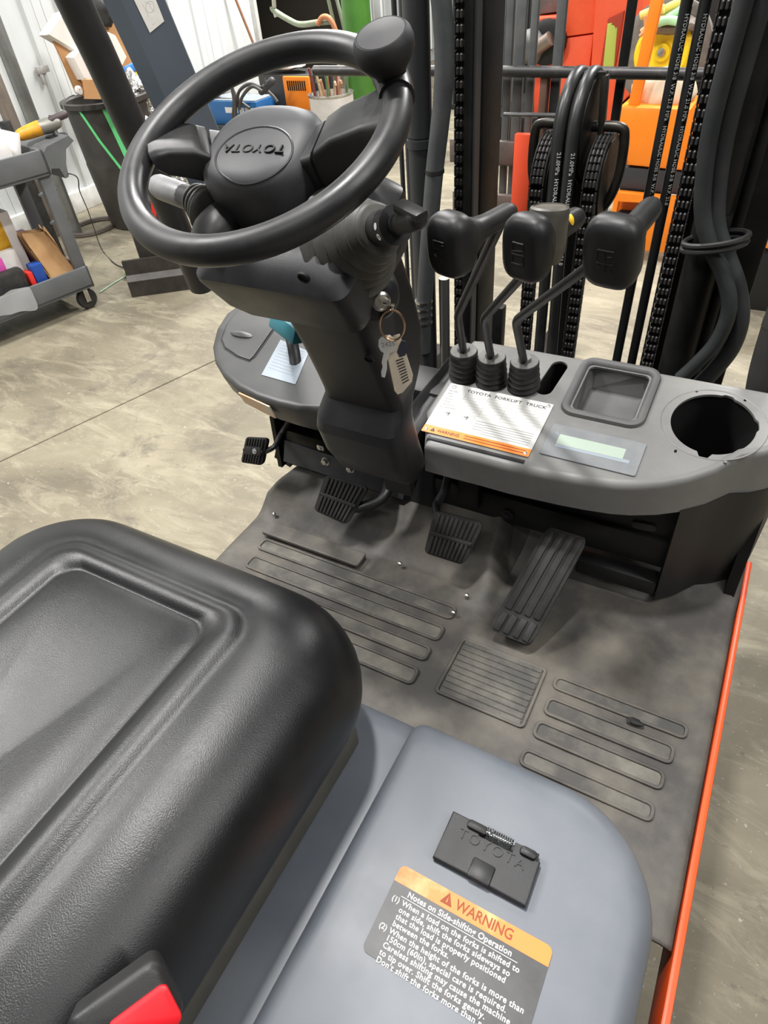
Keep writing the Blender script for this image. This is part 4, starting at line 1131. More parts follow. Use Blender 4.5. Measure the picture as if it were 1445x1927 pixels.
# left rail
xl0, xl1 = vx(852, 250, YM + .03), vx(942, 250, YM + .16)
bm = BM(); box(bm, ((xl0 + xl1) / 2, YM + .10, 1.2), (xl1 - xl0, .12, 1.9), None, .004)
box(bm, (xl0 + .05, YM + .02, 1.2), (.02, .05, 1.9), None, .003)
mast = link('mast_rail', bm, MASTM, T, label='black steel mast rail')
bm = BM(); box(bm, (xl0 + .062, YM + .018, 1.2), (.006, .03, 1.9)); link('rail_flange', bm, MASTG, mast)
xc = vx(790, 250, YM); bm = BM(); vcyl(bm, xc, YM, .0285, .3, 1.30, 28); vcyl(bm, xc, YM, .0255, 1.30, 1.42, 28); vcyl(bm, xc, YM, .0285, 1.302, ZT, 28); vcyl(bm, xc, YM, .031, 1.28, 1.297, 28)
link('lift_cylinder', bm, MASTG, T, label='dark grey mast lift cylinder')
bm = BM(); vcyl(bm, vx(769, 250, YM + .05), YM + .05, .010, .3, ZT); vcyl(bm, vx(762, 420, YM + .06), YM + .06, .006, .3, ZT); link('mast_pipe', bm, MASTG, T)
pts = [P(px, py, y=YM - .035) for px, py in ((822, -60), (830, 0), (836, 90), (834, 170), (826, 250), (818, 320), (811, 400), (803, 500), (797, 600), (796, 660))]
bm = BM(); tube(bm, smooth_path(pts, 5), .0205, 16); hs = link('hose_sleeve', bm, HOSEG, T, label='dusty grey sleeved hose', ang=80)
bm = BM(); q = P(818, 322, y=YM - .035); tube(bm, [q + Vector((0, 0, .004)), q - Vector((0, 0, .004))], .0222, 16); link('tie_band', bm, BLK, hs)
bm = BM()
for k in range(4): q = P(797, 566 + k * 13, y=YM - .035); tube(bm, [q + Vector((0, 0, .003)), q - Vector((0, 0, .003))], .0235, 16)
link('hose_clip', bm, STEEL, hs)
bm = BM(); vcyl(bm, vx(836, 570, YM - .01), YM - .01, .014, .5, P(836, 520, y=YM).z, 18); link('bright_rod', bm, mat('dull_steel_rod', (.25, .25, .24), .35, .8), T)

# leaf chains: every link an object
def link_mesh():
    bm = BM()
    for k in (-1, 0, 1): box(bm, (k * .0088, -.002, 0), (.0072, .013, .0158), None, .0025, 1)
    for k in (-1, 1): box(bm, (k * .0152, 0, 0), (.0034, .015, .0236), None, .0015, 1)
    me = bpy.data.meshes.new('chain_link'); bmesh.ops.recalc_face_normals(bm, faces=bm.faces[:]); bm.to_mesh(me); bm.free(); finish(me); me.materials.append(CHAIN); return me
LM = link_mesh()
def chain(x, y, z0, z1, name='lift_chain'):
    bm = BM(); box(bm, (x, y + .006, (z0 + z1) / 2), (.026, .004, z1 - z0)); c = link(name, bm, DARK, T, label='greasy black leaf chain')
    z = z0
    while z < z1:
        o = bpy.data.objects.new('chain_link', LM); COL.objects.link(o); o.parent = c; o.location = (x, y, z); z += .0242
    return c
chain(vx(866, 250, YM), YM + .01, .70, 1.72)
chain(vx(1318, 240, YM + .08), YM + .08, .62, 1.72)

# right rail, cylinder, hoses
xr = vx(1385, 250, YM + .1)
bm = BM(); box(bm, (xr + .05, YM + .16, 1.2), (.13, .14, 1.9), None, .004); box(bm, (vx(1345, 250, YM + .12), YM + .17, 1.2), (.03, .16, 1.9), None, .004)
link('mast_rail', bm, MASTM, T, label='black steel mast rail')
xc2 = vx(1303, 560, YM + .03)
bm = BM(); vcyl(bm, xc2, YM + .03, .036, .3, 1.18, 28); vcyl(bm, xc2, YM + .03, .030, 1.18, ZT, 28); vcyl(bm, xc2 + .048, YM + .06, .012, .3, ZT, 12)
link('lift_cylinder', bm, MASTM, T, label='dark grey mast lift cylinder')
def straight_hose(pa, pb, y, r, txt):
    a, b = P(*pa, y=y), P(*pb, y=y); bm = BM(); e = (b - a).normalized()
    tube(bm, [a - e * .3, b + e * .3], r, 14); h = link('hydraulic_hose', bm, HOSE, T, label='black hydraulic hose with white print', ang=80)
    bm = BM(); L = (b - a).length; c = (a + b) / 2; v = (CAM - c); v = (v - e * v.dot(e)).normalized(); side = e.cross(v)
    v = (v - side * .55).normalized()
    t = text_mesh(txt, .0105, .0006, 'LEFT', 1.05)
    add_mesh(bm, t, frame(a + v * (r + .0002), v, e) @ Matrix.Translation((.02, -.004, 0)))
    link('hose_print', bm, HTXT, h); return h
straight_hose((1293, 0), (1160, 678), YM + .16, .0115, 'HYDRAULIC HOSE 3/8  W.P. 21.0 MPa   HYDRAULIC HOSE 3/8  W.P. 21.0')
straight_hose((1328, 0), (1188, 683), YM + .17, .0115, 'HYDRAULIC HOSE 3/8  W.P. 21.0 MPa   HYDRAULIC HOSE 3/8  W.P. 21.0')
def fat(pxs, y, r, m=HOSEG, name='sleeved_hose'):
    bm = BM(); tube(bm, smooth_path([P(a, b, y=y + (c[0] if c else 0)) for a, b, *c in pxs], 6), r, 16)
    return link(name, bm, m, T, label='thick grey sleeved hose', ang=80)
HS2 = mat('dark_hose_sleeve', (.020, .022, .023), .6, spec=.35, c2=(.034, .037, .037), scale=10)
fat([(1412, -60), (1400, 0), (1370, 110), (1340, 230), (1326, 320), (1322, 400), (1335, 460), (1362, 520), (1372, 580), (1350, 640), (1310, 685), (1280, 712)], YM - .03, .0160, HS2)
fat([(1445, -40), (1432, 0), (1400, 110), (1368, 230), (1350, 330), (1346, 420), (1365, 480), (1386, 540), (1392, 600), (1375, 655), (1340, 700), (1310, 730)], YM + .0, .0195, HS2)
bm = BM(); q = P(1345, 455, y=YM - .012)
for k in (-1, 1):
    tube(bm, [q + Vector((.058 * math.cos(2 * PI * i / 28), .04 * math.sin(2 * PI * i / 28), .006 * k + .014 * math.cos(2 * PI * i / 28))) for i in range(28)], .006, 8, closed=True)
link('hose_strap', bm, BLK, T)

# centre: free-lift cylinder, hose and chain sheaves
YC = YM + .14
xs = vx(1085, 300, YC)
bm = BM(); vcyl(bm, xs, YC + .06, .04, .3, P(1085, 310, y=YC).z, 28); link('centre_cylinder', bm, MASTG, T)
zc = P(1090, 242, y=YC).z
def sheave(x, y, z, r, wd, name='hose_sheave', parent=T):
    bm = BM(); M = frame((x, y, z), (1, 0, 0)); lathe(bm, [(r * .25, -wd), (r, -wd), (r * 1.0, -wd * .7), (r * .84, -wd * .25), (r * .84, wd * .25), (r, wd * .7), (r, wd), (r * .25, wd)], M, 36)
    return link(name, bm, MASTM, parent, ang=40)
RS = .105
for k, (pa, pb) in enumerate((((1044, 329), (1018, 637)), ((1064, 335), (1044, 643)))):
    a, b = P(*pa, y=YC - RS), P(*pb, y=YC - RS)
    x = a.x + (.0 if k == 0 else .006)
    pts = [Vector((b.x, YC - RS, b.z - .2)), Vector((x, YC - RS, zc - .25)), Vector((x, YC - RS, zc - .05))]
    pts += [Vector((x, YC - RS * math.cos(t), zc + RS * math.sin(t))) for t in [PI * i / 12 for i in range(13)]]
    pts += [Vector((x, YC + RS, zc - .3)), Vector((x, YC + RS, zc - .7))]
    bm = BM(); tube(bm, pts, .0135, 14); h = link('looped_hose', bm, HOSE, T, label='black hydraulic hose looped over a sheave', ang=80)
    e = Vector((0, 0, -1)); v = (CAM - a); v = (v - e * v.dot(e)).normalized(); bm = BM()
    vv = (v + Vector((.5, 0, 0))).normalized()
    add_mesh(bm, text_mesh('21.0MPa  HYDRAULIC HOSE 3/8  W.P. 21.0', .0125, .0006, 'LEFT', 1.05), frame(Vector((x, YC - RS, zc - .02)) + vv * .0138, vv, e) @ Matrix.Translation((0, -.005, 0)))
    link('hose_print', bm, HTXT, h)
    sheave(x, YC, zc, RS - .004, .016)
sheave(vx(1100, 250, YC), YC, zc, RS + .004, .010)
zc2 = P(1130, 330, y=YC).z
for px, x_ in ((1022, None), (1122, None)):
    x = vx(px, 320, YC - .05)
    sheave(x, YC, zc2 - .01, .085, .02, 'chain_sheave'); bm = BM()
    c = chain(x, YC - .088, .70, zc2 - .02)
    for k in range(1, 11):
        a = PI / 2 * k / 9; o = bpy.data.objects.new('chain_link', LM); COL.objects.link(o); o.parent = c
        o.location = (x, YC - .088 * math.cos(a), zc2 - .01 + .088 * math.sin(a)); o.rotation_euler = (-a, 0, 0)
# sheave yoke and side brackets
bm = BM()
za = P(1080, 140, y=YC).z
bar(bm, (vx(1076, 150, YC), YC, za), (vx(1140, 150, YC), YC, za), .02, .012); bar(bm, (vx(1076, 150, YC), YC, za), (vx(1076, 150, YC), YC, zc), .012, .02, (0, 1, 0)); bar(bm, (vx(1138, 150, YC), YC, za), (vx(1136, 230, YC), YC, zc2 + .06), .014, .022, (0, 1, 0), .003)
for s, pa in ((-1, (1008, 232)), (1, (1178, 240))):
    x0 = vx(1090, 240, YC) + s * .03; x1 = vx(*pa, YC); zz = P(*pa, y=YC).z
    tube(bm, smooth_path([(x0, YC, zz), (x1 - s * .015, YC, zz), (x1, YC, zz - .02), (x1, YC, zz - .10), (x1 - s * .02, YC, zz - .16), (x0 + s * .02, YC, zz - .18)], 5), .011, 10)
lathe(bm, [(.016, 0), (.016, .02), (.008, .022), (.008, .035)], Matrix.Translation((vx(1145, 225, YC), YC, zc2 + .05)), 6)
link('sheave_bracket', bm, mat('oily_steel', (.030, .027, .022), .4, .5, c2=(.06, .055, .045), scale=30), T, ang=40)

# load backrest
YB = 1.95
BKR = mat('worn_grey_steel', (.10, .105, .105), .5, .2, c2=(.16, .16, .155), scale=12)
bm = BM(); a, b = P(944, 134, y=YB), P(1330, 140, y=YB); tube(bm, [a, b], .0135, 12); tube(bm, [a - Vector((.6, 0, 0)), a], .0135, 12)
br = link('load_backrest', bm, mat('scuffed_black_bar', (.030, .028, .027), .45, c2=(.12, .10, .09), scale=18, mix=(.5, .75)), T, label='black steel load backrest bar')
for px, w_, m in ((957, .020, BKR), (978, .026, BKR), (1003, .018, BKR), (1052, .024, BKR), (1180, .022, MASTM)):
    x = vx(px, 60, YB + .02); bm = BM(); box(bm, (x, YB + .03, 1.39), (w_, .016, .86), None, .002); link('backrest_bar', bm, m, br)
bm = BM(); a, b = P(948, 215, y=YB - .01), P(1060, 217, y=YB - .01); tube(bm, [a, b], .005, 8); link('backrest_rod', bm, BKR, br)
bm = BM(); x = vx(1010, 330, YB); zt_ = P(1020, 140, y=YB).z; box(bm, (x, YB + .01, zt_ - .5), (.020, .03, 1.0), None, .003); link('fork_guide', bm, mat('rusty_brown_steel', (.13, .06, .035), .7, c2=(.07, .04, .03), scale=14), br)
for py_, hh in ((290, .062), (392, .07)):
    z = P(950, py_, y=YB).z; bm = BM(); x1_ = vx(966, py_, YB); box(bm, (x1_ - .10, YB + .012, z), (.20, .02, hh), None, .003); link('carriage_bar', bm, mat('rusted_carriage', (.09, .075, .065), .65, c2=(.16, .12, .10), scale=16), br)
bm = BM(); a, b = P(968, 252, y=YB - .02), P(1002, 252, y=YB - .02); zb_ = P(975, 440, y=YB).z; box(bm, ((a.x + b.x) / 2, YB - .01, (a.z + zb_) / 2), (b.x - a.x, .02, a.z - zb_), None, .003); link('carriage_plate', bm, mat('signal_red', (.88, .095, .035), .45), br, label='red-orange upright plate')
for px in (-.74, -.12):
    bm = BM(); box(bm, (px, YB + .55, .12), (.10, 1.05, .04), None, .004); box(bm, (px, YB + .02, .40), (.10, .04, .58), None, .004); link('fork', bm, MASTM, T)

# ---- overhead guard posts
GRD = mat('guard_post_paint', (.020, .020, .020), .45, c2=(.038, .036, .033), scale=8, rvar=.15)
a0_, a1_ = P(88, -120, x=-1.0), P(138, 0, x=-1.0)
bm = BM(); pts = [a0_ + (a0_ - a1_).normalized() * .45, a0_, a1_, P(190, 110, x=-1.0), P(246, 235, x=-1.0), P(292, 330, x=-1.01), P(330, 420, x=-1.02), P(380, 540, x=-1.03)]
tube(bm, smooth_path(pts, 5), .029, 18, flat=.85); link('guard_post', bm, GRD, T, label='black overhead guard post', ang=80)
bm = BM(); a0_, a1_ = P(1500, 520, y=1.30), P(1470, 600, y=1.29)
tube(bm, smooth_path([a0_ + (a0_ - a1_).normalized() * .95, a0_, P(1470, 600, y=1.29), P(1442, 690, y=1.28), P(1428, 760, y=1.27)], 5), .028, 16); link('guard_post', bm, GRD, T, label='black overhead guard post', ang=80)
bm = BM(); q = [P(1452, 960, x=.150), P(1400, 1095, x=.150), P(1393, 1135, x=.155), P(1470, 1010, x=.155)]
quadplate(bm, [(.150, 1.02, .62), (.150, 1.35, .62), (.150, 1.35, .96), (.150, 1.15, .96)], .02); link('side_panel', bm, MASTM, T)

# ================================================================== THINGS AROUND THE TRUCK
# ---- grey two-shelf service cart by the wall
CG = mat('grey_cart_plastic', (.095, .102, .106), .5, c2=(.125, .130, .132), scale=6, rvar=.1)
ca = P(172, 582, z=0); cb = P(4, 652, z=0)
cdir = Vector((ca.x - cb.x, ca.y - cb.y, 0)).normalized(); cnor = Vector((-cdir.y, cdir.x, 0))      # cnor points to the wall side
if cnor.x > 0: cnor = -cnor
CART = thing('service_cart', 'grey plastic two-shelf service cart with a moulded handle', 'cart', ca)
CW, CL = .46, .86
def CC(s, t, z): return ca + cdir * s + cnor * t + Vector((0, 0, z))
cM = Matrix((cdir, cnor, Vector((0, 0, 1)))).transposed().to_4x4(); cM.translation = ca
if cM.determinant() < 0:
    pass
def cbox(bm, s0, s1, t0, t1, z0, z1, bev=.01): box(bm, ((s0 + s1) / 2, (t0 + t1) / 2, (z0 + z1) / 2), (abs(s1 - s0), abs(t1 - t0), z1 - z0), cM, bev)
S1 = .07; S0 = S1 - CL
ZL, ZU = .13, .90
for nm, z0, h in (('lower_shelf', ZL, .13), ('upper_shelf', ZU - .13, .13)):
    bm = BM(); cbox(bm, S0, S1, -.02, CW, z0, z0 + .03)
    cbox(bm, S0, S1, -.02, .0, z0, z0 + h, .006); cbox(bm, S0, S1, CW - .02, CW, z0, z0 + h, .006); cbox(bm, S0, S0 + .02, -.02, CW, z0, z0 + h, .006); cbox(bm, S1 - .02, S1, -.02, CW, z0, z0 + h, .006)
    link(nm, bm, CG, CART)
for s in (S1 - .035, S0 + .035):
    for t in (.015, CW - .035):
        bm = BM(); cbox(bm, s - .035, s + .035, t - .02, t + .02, ZL + .1, ZU - .1, .008); link('leg', bm, CG, CART)
bm = BM(); lo = []
for t in (-.02, CW):
    lo.append([CC(S1 + a, t, b) for a, b in ((0, ZU - .02), (.03, ZU + .005), (.17, ZU + .03), (.19, ZU + .0), (.13, ZU - .03), (.10, ZU - .10), (.09, ZU - .16), (.07, ZU - .165), (.055, ZU - .11), (.01, ZU - .10), (0, ZU - .13))])
loft(bm, lo); link('handle', bm, CG, CART, ang=30)
for k, (s, t) in enumerate(((S1 - .06, .03), (S0 + .08, .03), (S1 - .06, CW - .06), (S0 + .08, CW - .06))):
    bm = BM(); M = frame(CC(s, t, .063), cnor); lathe(bm, [(.02, -.016), (.058, -.016), (.063, -.01), (.063, .01), (.058, .016), (.02, .016)], M, 26); c_ = link('caster', bm, RUB, CART)
    bm = BM(); box(bm, (s, t - .022, .09), (.03, .004, .09), cM, .002); box(bm, (s, t, .135), (.05, .05, .012), cM, .003); link('caster_fork', bm, STEEL, c_)
WPAP = mat('white_card', (.74, .72, .69), .6, c2=(.66, .63, .60), scale=12)
def put(name, label, cat, bm, m, ang=35, group=None, **k): return tag(link(name, bm, m, ang=ang, **k), label, cat, group)
# on the upper shelf
bm = BM(); cbox(bm, -.50, -.06, .06, .36, ZU - .098, ZU + .060, .006); put('white_box', 'plain white carton on the upper shelf of the service cart', 'box', bm, WPAP)
bm = BM(); M = cM @ Matrix.Translation((-.015, .20, ZU + .0)) @ Matrix.Rotation(.35, 4, 'Y'); box(bm, (0, 0, 0), (.03, .24, .17), M, .008)
pk = put('red_white_packet', 'white packet with a red square, leaning on the white carton', 'packet', bm, WPAP)
bm = BM(); box(bm, (.0155, -.06, .01), (.002, .07, .07), M); link('red_print', bm, mat('dark_red_ink', (.30, .02, .03), .6), pk)
bm = BM(); box(bm, (.0157, -.06, .01), (.0022, .035, .03), M); link('white_print', bm, WPAP, pk)
# angle grinder
GR = thing('angle_grinder', 'yellow and grey angle grinder lying on the cart handle end', 'power tool', CC(.05, .1, ZU - .09))
YEL = mat('tool_yellow', (.72, .34, .02), .45, c2=(.55, .25, .015), scale=25); ALU = mat('cast_aluminium', (.26, .25, .22), .45, .5)
g0, g1, g2 = CC(.06, .16, ZU + .055), CC(.16, .13, ZU + .07), CC(.25, .10, ZU + .08)
bm = BM(); tube(bm, [g0, g0.lerp(g1, .5), g1], [.030, .036, .038], 16, rnd=True); link('motor_housing', bm, YEL, GR, ang=60)
bm = BM(); tube(bm, [g1, g1.lerp(g2, .5), g2], [.036, .040, .030], 14, rnd=True); link('gear_head', bm, ALU, GR, ang=50)
bm = BM(); q = g1.lerp(g2, .75); lathe(bm, [(.016, -.05), (.016, -.03), (.022, -.02)], Matrix.Translation(q), 14); link('spindle', bm, CHRO, GR)
bm = BM(); lathe(bm, [(.06, -.062), (.062, -.058), (.055, -.052), (.02, -.05)], Matrix.Translation(q), 24); link('wheel_guard', bm, MASTM, GR)
bm = BM(); tube(bm, [q + cnor * -.01 + Vector((0, 0, .02)), q + cdir * .09 + Vector((0, 0, .03))], .02, 14, rnd=True); link('side_handle', bm, mat('brown_black_grip', (.05, .035, .035), .5), GR)
bm = BM(); pts = [q + Vector((0, 0, .04)), P(120, 215, x=q.x - .1), P(119, 196, x=q.x - .3), P(128, 184, x=q.x - .6), P(140, 179, x=q.x - .8)]
tube(bm, smooth_path(pts, 6), .0035, 6)
pts = [q + Vector((0.02, .02, -.05)), P(141, 330, y=2.62), P(150, 360, y=2.75), P(165, 395, y=2.95), P(177, 430, y=3.05), P(192, 470, z=.02), P(215, 495, z=.006), P(232, 503, z=.006), P(247, 507, z=.006)]
pts = [CC(.13, .2, ZU - .16)] + pts[1:]
tube(bm, smooth_path(pts, 6), .0035, 6); put('power_cord', 'thin black power cord looping from the barrel past the cart handle to the floor', 'cord', bm, INK)
# lower shelf goods
zl = ZL + .032
bm = BM(); cbox(bm, -.52, -.18, .16, .42, zl, zl + .46, .004); bx1 = put('white_carton', 'tall white carton with grey drawing on the lower shelf', 'box', bm, WPAP)
bm = BM(); cbox(bm, -.51, -.24, .158, .160, zl + .27, zl + .43, .001); link('yellow_panel', bm, mat('amber_print', (.62, .34, .02), .5, c2=(.45, .22, .01), scale=30), bx1)
bm = BM(); cbox(bm, -.181, -.1795, .18, .40, zl + .24, zl + .45, .0005); link('grey_panel', bm, mat('grey_print', (.42, .41, .40), .6, c2=(.22, .22, .22), scale=35, mix=(.55, .62)), bx1)
bm = BM(); cbox(bm, -.172, -.06, .16, .42, zl, zl + .28, .004); put('purple_box', 'purple retail box behind the paper bag on the cart', 'box', bm, mat('purple_print', (.10, .02, .13), .5))
bm = BM(); cbox(bm, -.52, -.25, .10, .152, zl, zl + .28, .004); wb_ = put('pink_white_box', 'white box with a pink corner on the lower shelf', 'box', bm, WPAP)
bm = BM(); cbox(bm, -.51, -.34, .097, .0985, zl + .16, zl + .26, .0005); link('pink_panel', bm, mat('pink_print', (.75, .10, .45), .5), wb_)
bm = BM(); cbox(bm, -.36, -.27, .097, .0985, zl + .05, zl + .08, .0005); link('grey_print', bm, INKG, wb_)
# paper bag
KRA = mat('kraft_paper', (.46, .27, .12), .75, c2=(.36, .20, .085), scale=9)
bm = BM(); lo = []
for k, (z, hx, hy, jit) in enumerate(((0, .078, .060, 0), (.01, .082, .064, 0), (.10, .080, .054, .004), (.18, .076, .040, .008), (.26, .078, .046, .012), (.33, .074, .036, .014), (.335, .068, .030, .014), (.28, .064, .028, .01))):
    lp = []
    for i, (x, y) in enumerate(rrect(hx, hy, .008, 3)):
        kx = jit * 1.1 * math.sin(i * 2.4 + k); lp.append(cM @ Vector((-.055 + x - z * .20 + kx * .4, .075 + y + z * .1 + kx, zl + z + jit * math.sin(i * 1.9))))
    lo.append(lp)
loft(bm, lo, True, False); put('paper_bag', 'open brown kraft paper bag standing on the lower cart shelf', 'bag', bm, KRA, ang=20)
bm = BM(); cbox(bm, -.50, -.28, .012, .092, zl + .0, zl + .20, .02); put('black_case', 'black fabric case at the front of the lower cart shelf', 'case', bm, RUB)
bc = thing('bit_case', 'blue and red tool bit case beside the paper bag', 'case', CC(-.21, .06, zl))
bm = BM(); cbox(bm, -.235, -.165, .02, .095, zl, zl + .19, .01); link('blue_shell', bm, mat('case_blue', (.015, .06, .28), .4), bc)
bm = BM(); cbox(bm, -.268, -.238, .02, .095, zl, zl + .16, .006); link('red_rack', bm, mat('case_red', (.65, .03, .02), .4), bc)
bm = BM(); v = []
for i in range(9):
    for j in range(4):
        s = -.74 + i * .055; t = -.03 - .004 * math.sin(i * 1.7 + j); z = ZL + .15 - j * .035 + .012 * math.sin(i * 2.3) - (.05 * (abs(i - 4) / 4) if j == 3 else 0)
        v.append(bm.verts.new(CC(s, t, z)))
for i in range(8):
    for j in range(3): bm.faces.new((v[i * 4 + j], v[i * 4 + j + 1], v[i * 4 + j + 5], v[i * 4 + j + 4]))
ps = put('plastic_sheet', 'crumpled clear plastic sheet hanging over the lower shelf rim', 'plastic sheet', bm, mat('clear_plastic', (.62, .63, .64), .15, alpha=.35))
sm = ps.modifiers.new('t', 'SOLIDIFY'); sm.thickness = .002; ps.modifiers.new('s', 'SUBSURF').levels = 1
# steel shelving post and box behind the cart
bm = BM(); q = P(40, 170, x=-4.85); vcyl(bm, q.x, q.y, .048, 0, 3.2, 22); put('steel_pipe', 'galvanised vertical steel pipe behind the service cart', 'pipe', bm, mat('galvanised', (.30, .31, .29), .4, .6, c2=(.20, .20, .19), scale=6))
bm = BM(); q = P(10, 175, x=-4.95); box(bm, (q.x - .06, q.y, .75), (.08, .08, 1.5), None, .01); put('brown_post', 'weathered brown post beside the steel pipe', 'post', bm, mat('weathered_brown', (.16, .13, .10), .8, c2=(.24, .20, .16), scale=8))
q = P(62, 360, x=-4.55); R_ = thing('black_rack', 'black slotted rack standing behind the cart', 'rack', (q.x, q.y, 0))
bm = BM(); box(bm, (q.x, q.y, .45), (.05, .06, .9), None, .005); link('upright', bm, RUB, R_)
for k in range(4): bm = BM(); box(bm, (q.x + .02, q.y + .09, .25 + .19 * k), (.03, .16, .02), None, .004); link('rung', bm, CG, R_)

# ---- black barrel used as a bin, with cartons and bags
can = P(199, 187, z=.86)
BAR = thing('black_barrel', 'black plastic barrel used as a bin against the white wall', 'barrel', (can.x, can.y, 0))
BKP = mat('barrel_plastic', (.030, .027, .024), .5, c2=(.060, .053, .045), scale=5, rvar=.1)
bm = BM(); Mc = Matrix.Translation((can.x, can.y, 0))
lathe(bm, [(.24, 0), (.255, .02), (.285, .45), (.287, .47), (.283, .49), (.30, .84), (.325, .85), (.325, .88), (.30, .885), (.285, .87), (.275, .45)], Mc, 40, False)
link('shell', bm, BKP, BAR, ang=40)
bm = BM()
vd = (CAM - Vector((can.x, can.y, .5))); vd.z = 0; vd.normalize(); vs = Vector((-vd.y, vd.x, 0))
if vs.y < 0: vs = -vs
def onb(a, z, r=None):
    r = (.258 + .05 * z + .004) if r is None else r
    return Vector((can.x, can.y, z)) + (vd * math.cos(a) + vs * math.sin(a)) * r
GRN = mat('green_strap', (.14, .66, .24), .5)
def strap(pts, w_):
    bm = BM(); L_ = []
    for a, z in pts:
        c = onb(a, z); t = (-vd * math.sin(a) + vs * math.cos(a)); L_.append([c - t * w_, c + t * w_, c + t * w_ + (c - Vector((can.x, can.y, z))).normalized() * .004, c - t * w_ + (c - Vector((can.x, can.y, z))).normalized() * .004])
    return loft(bm, L_)
o = put('green_strap', 'bright green strap hanging down the side of the black barrel', 'strap', strap([(-.10, .88), (.0, .7), (.10, .5), (.16, .3), (.22, .12), (.24, .02)], .022), GRN)
bm = strap([(-.75, .88), (-.45, .65), (-.1, .42), (.1, .30)], .010); link('strap_tail', bm, GRN, o)
# carton lying in the mouth of the barrel, its back panel raised, paper sacks inside
CARD = mat('cardboard', (.48, .25, .10), .75, c2=(.40, .20, .08), scale=7)
def far(px, py, dx=0.0): return P(px, py, x=can.x + dx)
CB = thing('open_carton', 'open brown cardboard carton standing in the barrel', 'box', (can.x, can.y, .7))
bm = BM(); quadplate(bm, [far(86, 46, -.05), far(105, 48, -.05), far(158, 182, -.05), far(142, 176, -.05)], .02); link('panel', bm, CARD, CB)
bm = BM(); quadplate(bm, [far(98, 78, .12), far(118, 84, .12), far(162, 150, .12), far(145, 172, .12)], .012); link('panel', bm, CARD, CB)
bm = BM(); quadplate(bm, [far(176, 40, -.24), far(212, 32, -.24), far(262, 150, -.24), far(222, 170, -.24)], .012); link('panel', bm, CARD, CB)
SACK = mat('white_paper_sack', (.80, .77, .72), .7, c2=(.72, .68, .62), scale=8)
def lumpq(name, label, cat, px, py, dx, s, seed, m, rot=0, amp=.25, sub=3):
    bm = BM(); lump(bm, far(px, py, dx), s, seed, amp, Matrix.Rotation(rot, 4, 'X'), sub); return put(name, label, cat, bm, m, 60)
def sackbox(name, label, pts, dx, th, m):
    bm = BM(); q = [far(a, b, dx) for a, b in pts]; n = (q[1] - q[0]).cross(q[-1] - q[0]).normalized()
    if n.dot(CAM - q[0]) < 0: n = -n
    c = sum(q, Vector()) / len(q)
    loft(bm, [[c + (p - c) * .92 - n * th for p in q], [p - n * th * .8 for p in q], [p - n * th * .15 for p in q], [c + (p - c) * .93 for p in q]])
    return put(name, label, 'bag', bm, m, 30)
sackbox('white_sack', 'cream paper sack tilted over the edge of the open carton', [(88, 66), (117, 24), (165, 10), (184, 24), (172, 62), (140, 97)], .16, .10, SACK)
sackbox('white_sack', 'white folded paper sack low in the open carton', [(136, 108), (160, 80), (190, 90), (215, 130), (190, 152), (158, 150)], .20, .10, SACK)
sackbox('white_sack', 'white paper sack with a creased top behind the guard post', [(186, 62), (205, 60), (218, 66), (240, 108), (232, 124), (196, 122)], .0, .10, SACK)
bm = BM(); q = [far(153, 150, .26), far(186, 145, .26), far(193, 176, .26), far(158, 186, .26)]; quadplate(bm, q, .16); cbx = put('small_carton', 'small open brown carton on the barrel rim', 'box', bm, CARD)
bm = BM(); quadplate(bm, [far(153, 153, .263), far(166, 151, .263), far(170, 181, .263), far(158, 183, .263)], .003); link('dark_opening', bm, mat('dark_red_brown', (.13, .035, .02), .8), cbx)
bm = BM(); quadplate(bm, [far(153, 166, .266), far(170, 164, .266), far(170, 169, .266), far(155, 171, .266)], .004); link('divider', bm, CARD, cbx)
bm = BM(); M = frame(far(148, 170, .2), (1, .2, .1)); lathe(bm, [(.026, -.01), (.028, 0), (.026, .01), (.008, .012), (.006, .002)], M, 20); put('tape_roll', 'white roll of tape beside the small carton', 'tape', bm, WPAP)
lumpq('foil_bundle', 'crumpled silver foil bundle stuffed into the barrel beside the guard post', 'foil', 263, 190, .16, (.11, .12, .17), 4, mat('crumpled_foil', (.62, .62, .60), .22, .9, bump=1.0, bscale=28, bdist=.03), 0, .5, 4)
lumpq('foil_bundle', 'small crumpled silver foil piece lower down behind the steering wheel', 'foil', 336, 330, -.35, (.09, .09, .08), 9, MATS['crumpled_foil'], 0, .5, 4)
bm = BM(); a, b = far(226, 138, -.02), far(254, 124, -.02); bar(bm, a, b, .03, .05, (0, 0, 1), .008); put('blue_clamp', 'bright blue bar clamp beside the blue steel column', 'clamp', bm, mat('bright_blue', (.05, .22, .60), .4))
bm = BM(); lump(bm, far(258, 145, -.02), (.03, .05, .035), 5, .4); put('yellow_rag', 'crumpled yellow rag behind the guard post', 'rag', bm, mat('yellow_rag', (.65, .55, .05), .7))
bm = BM(); quadplate(bm, [far(232, 140, -.1), far(258, 128, -.1), far(264, 160, -.1), far(240, 166, -.1)], .08); put('dark_case', 'dark case behind the blue clamp', 'case', bm, RUB)
lumpq('black_bag', 'small black plastic bag on top of the cardboard panel', 'bag', 190, 22, -.22, (.09, .09, .10), 6, RUB)
bm = BM(); q = P(80, 131, x=WX + .012); box(bm, q, (.012, .12, .05), None, .003); box(bm, q + Vector((0, -.03, -.05)), (.008, .03, .08), None, .003); put('torn_label', 'torn grey label stuck to the ribbed wall above the barrel', 'label', bm, mat('torn_grey_paper', (.30, .28, .27), .8, c2=(.5, .48, .45), scale=20))
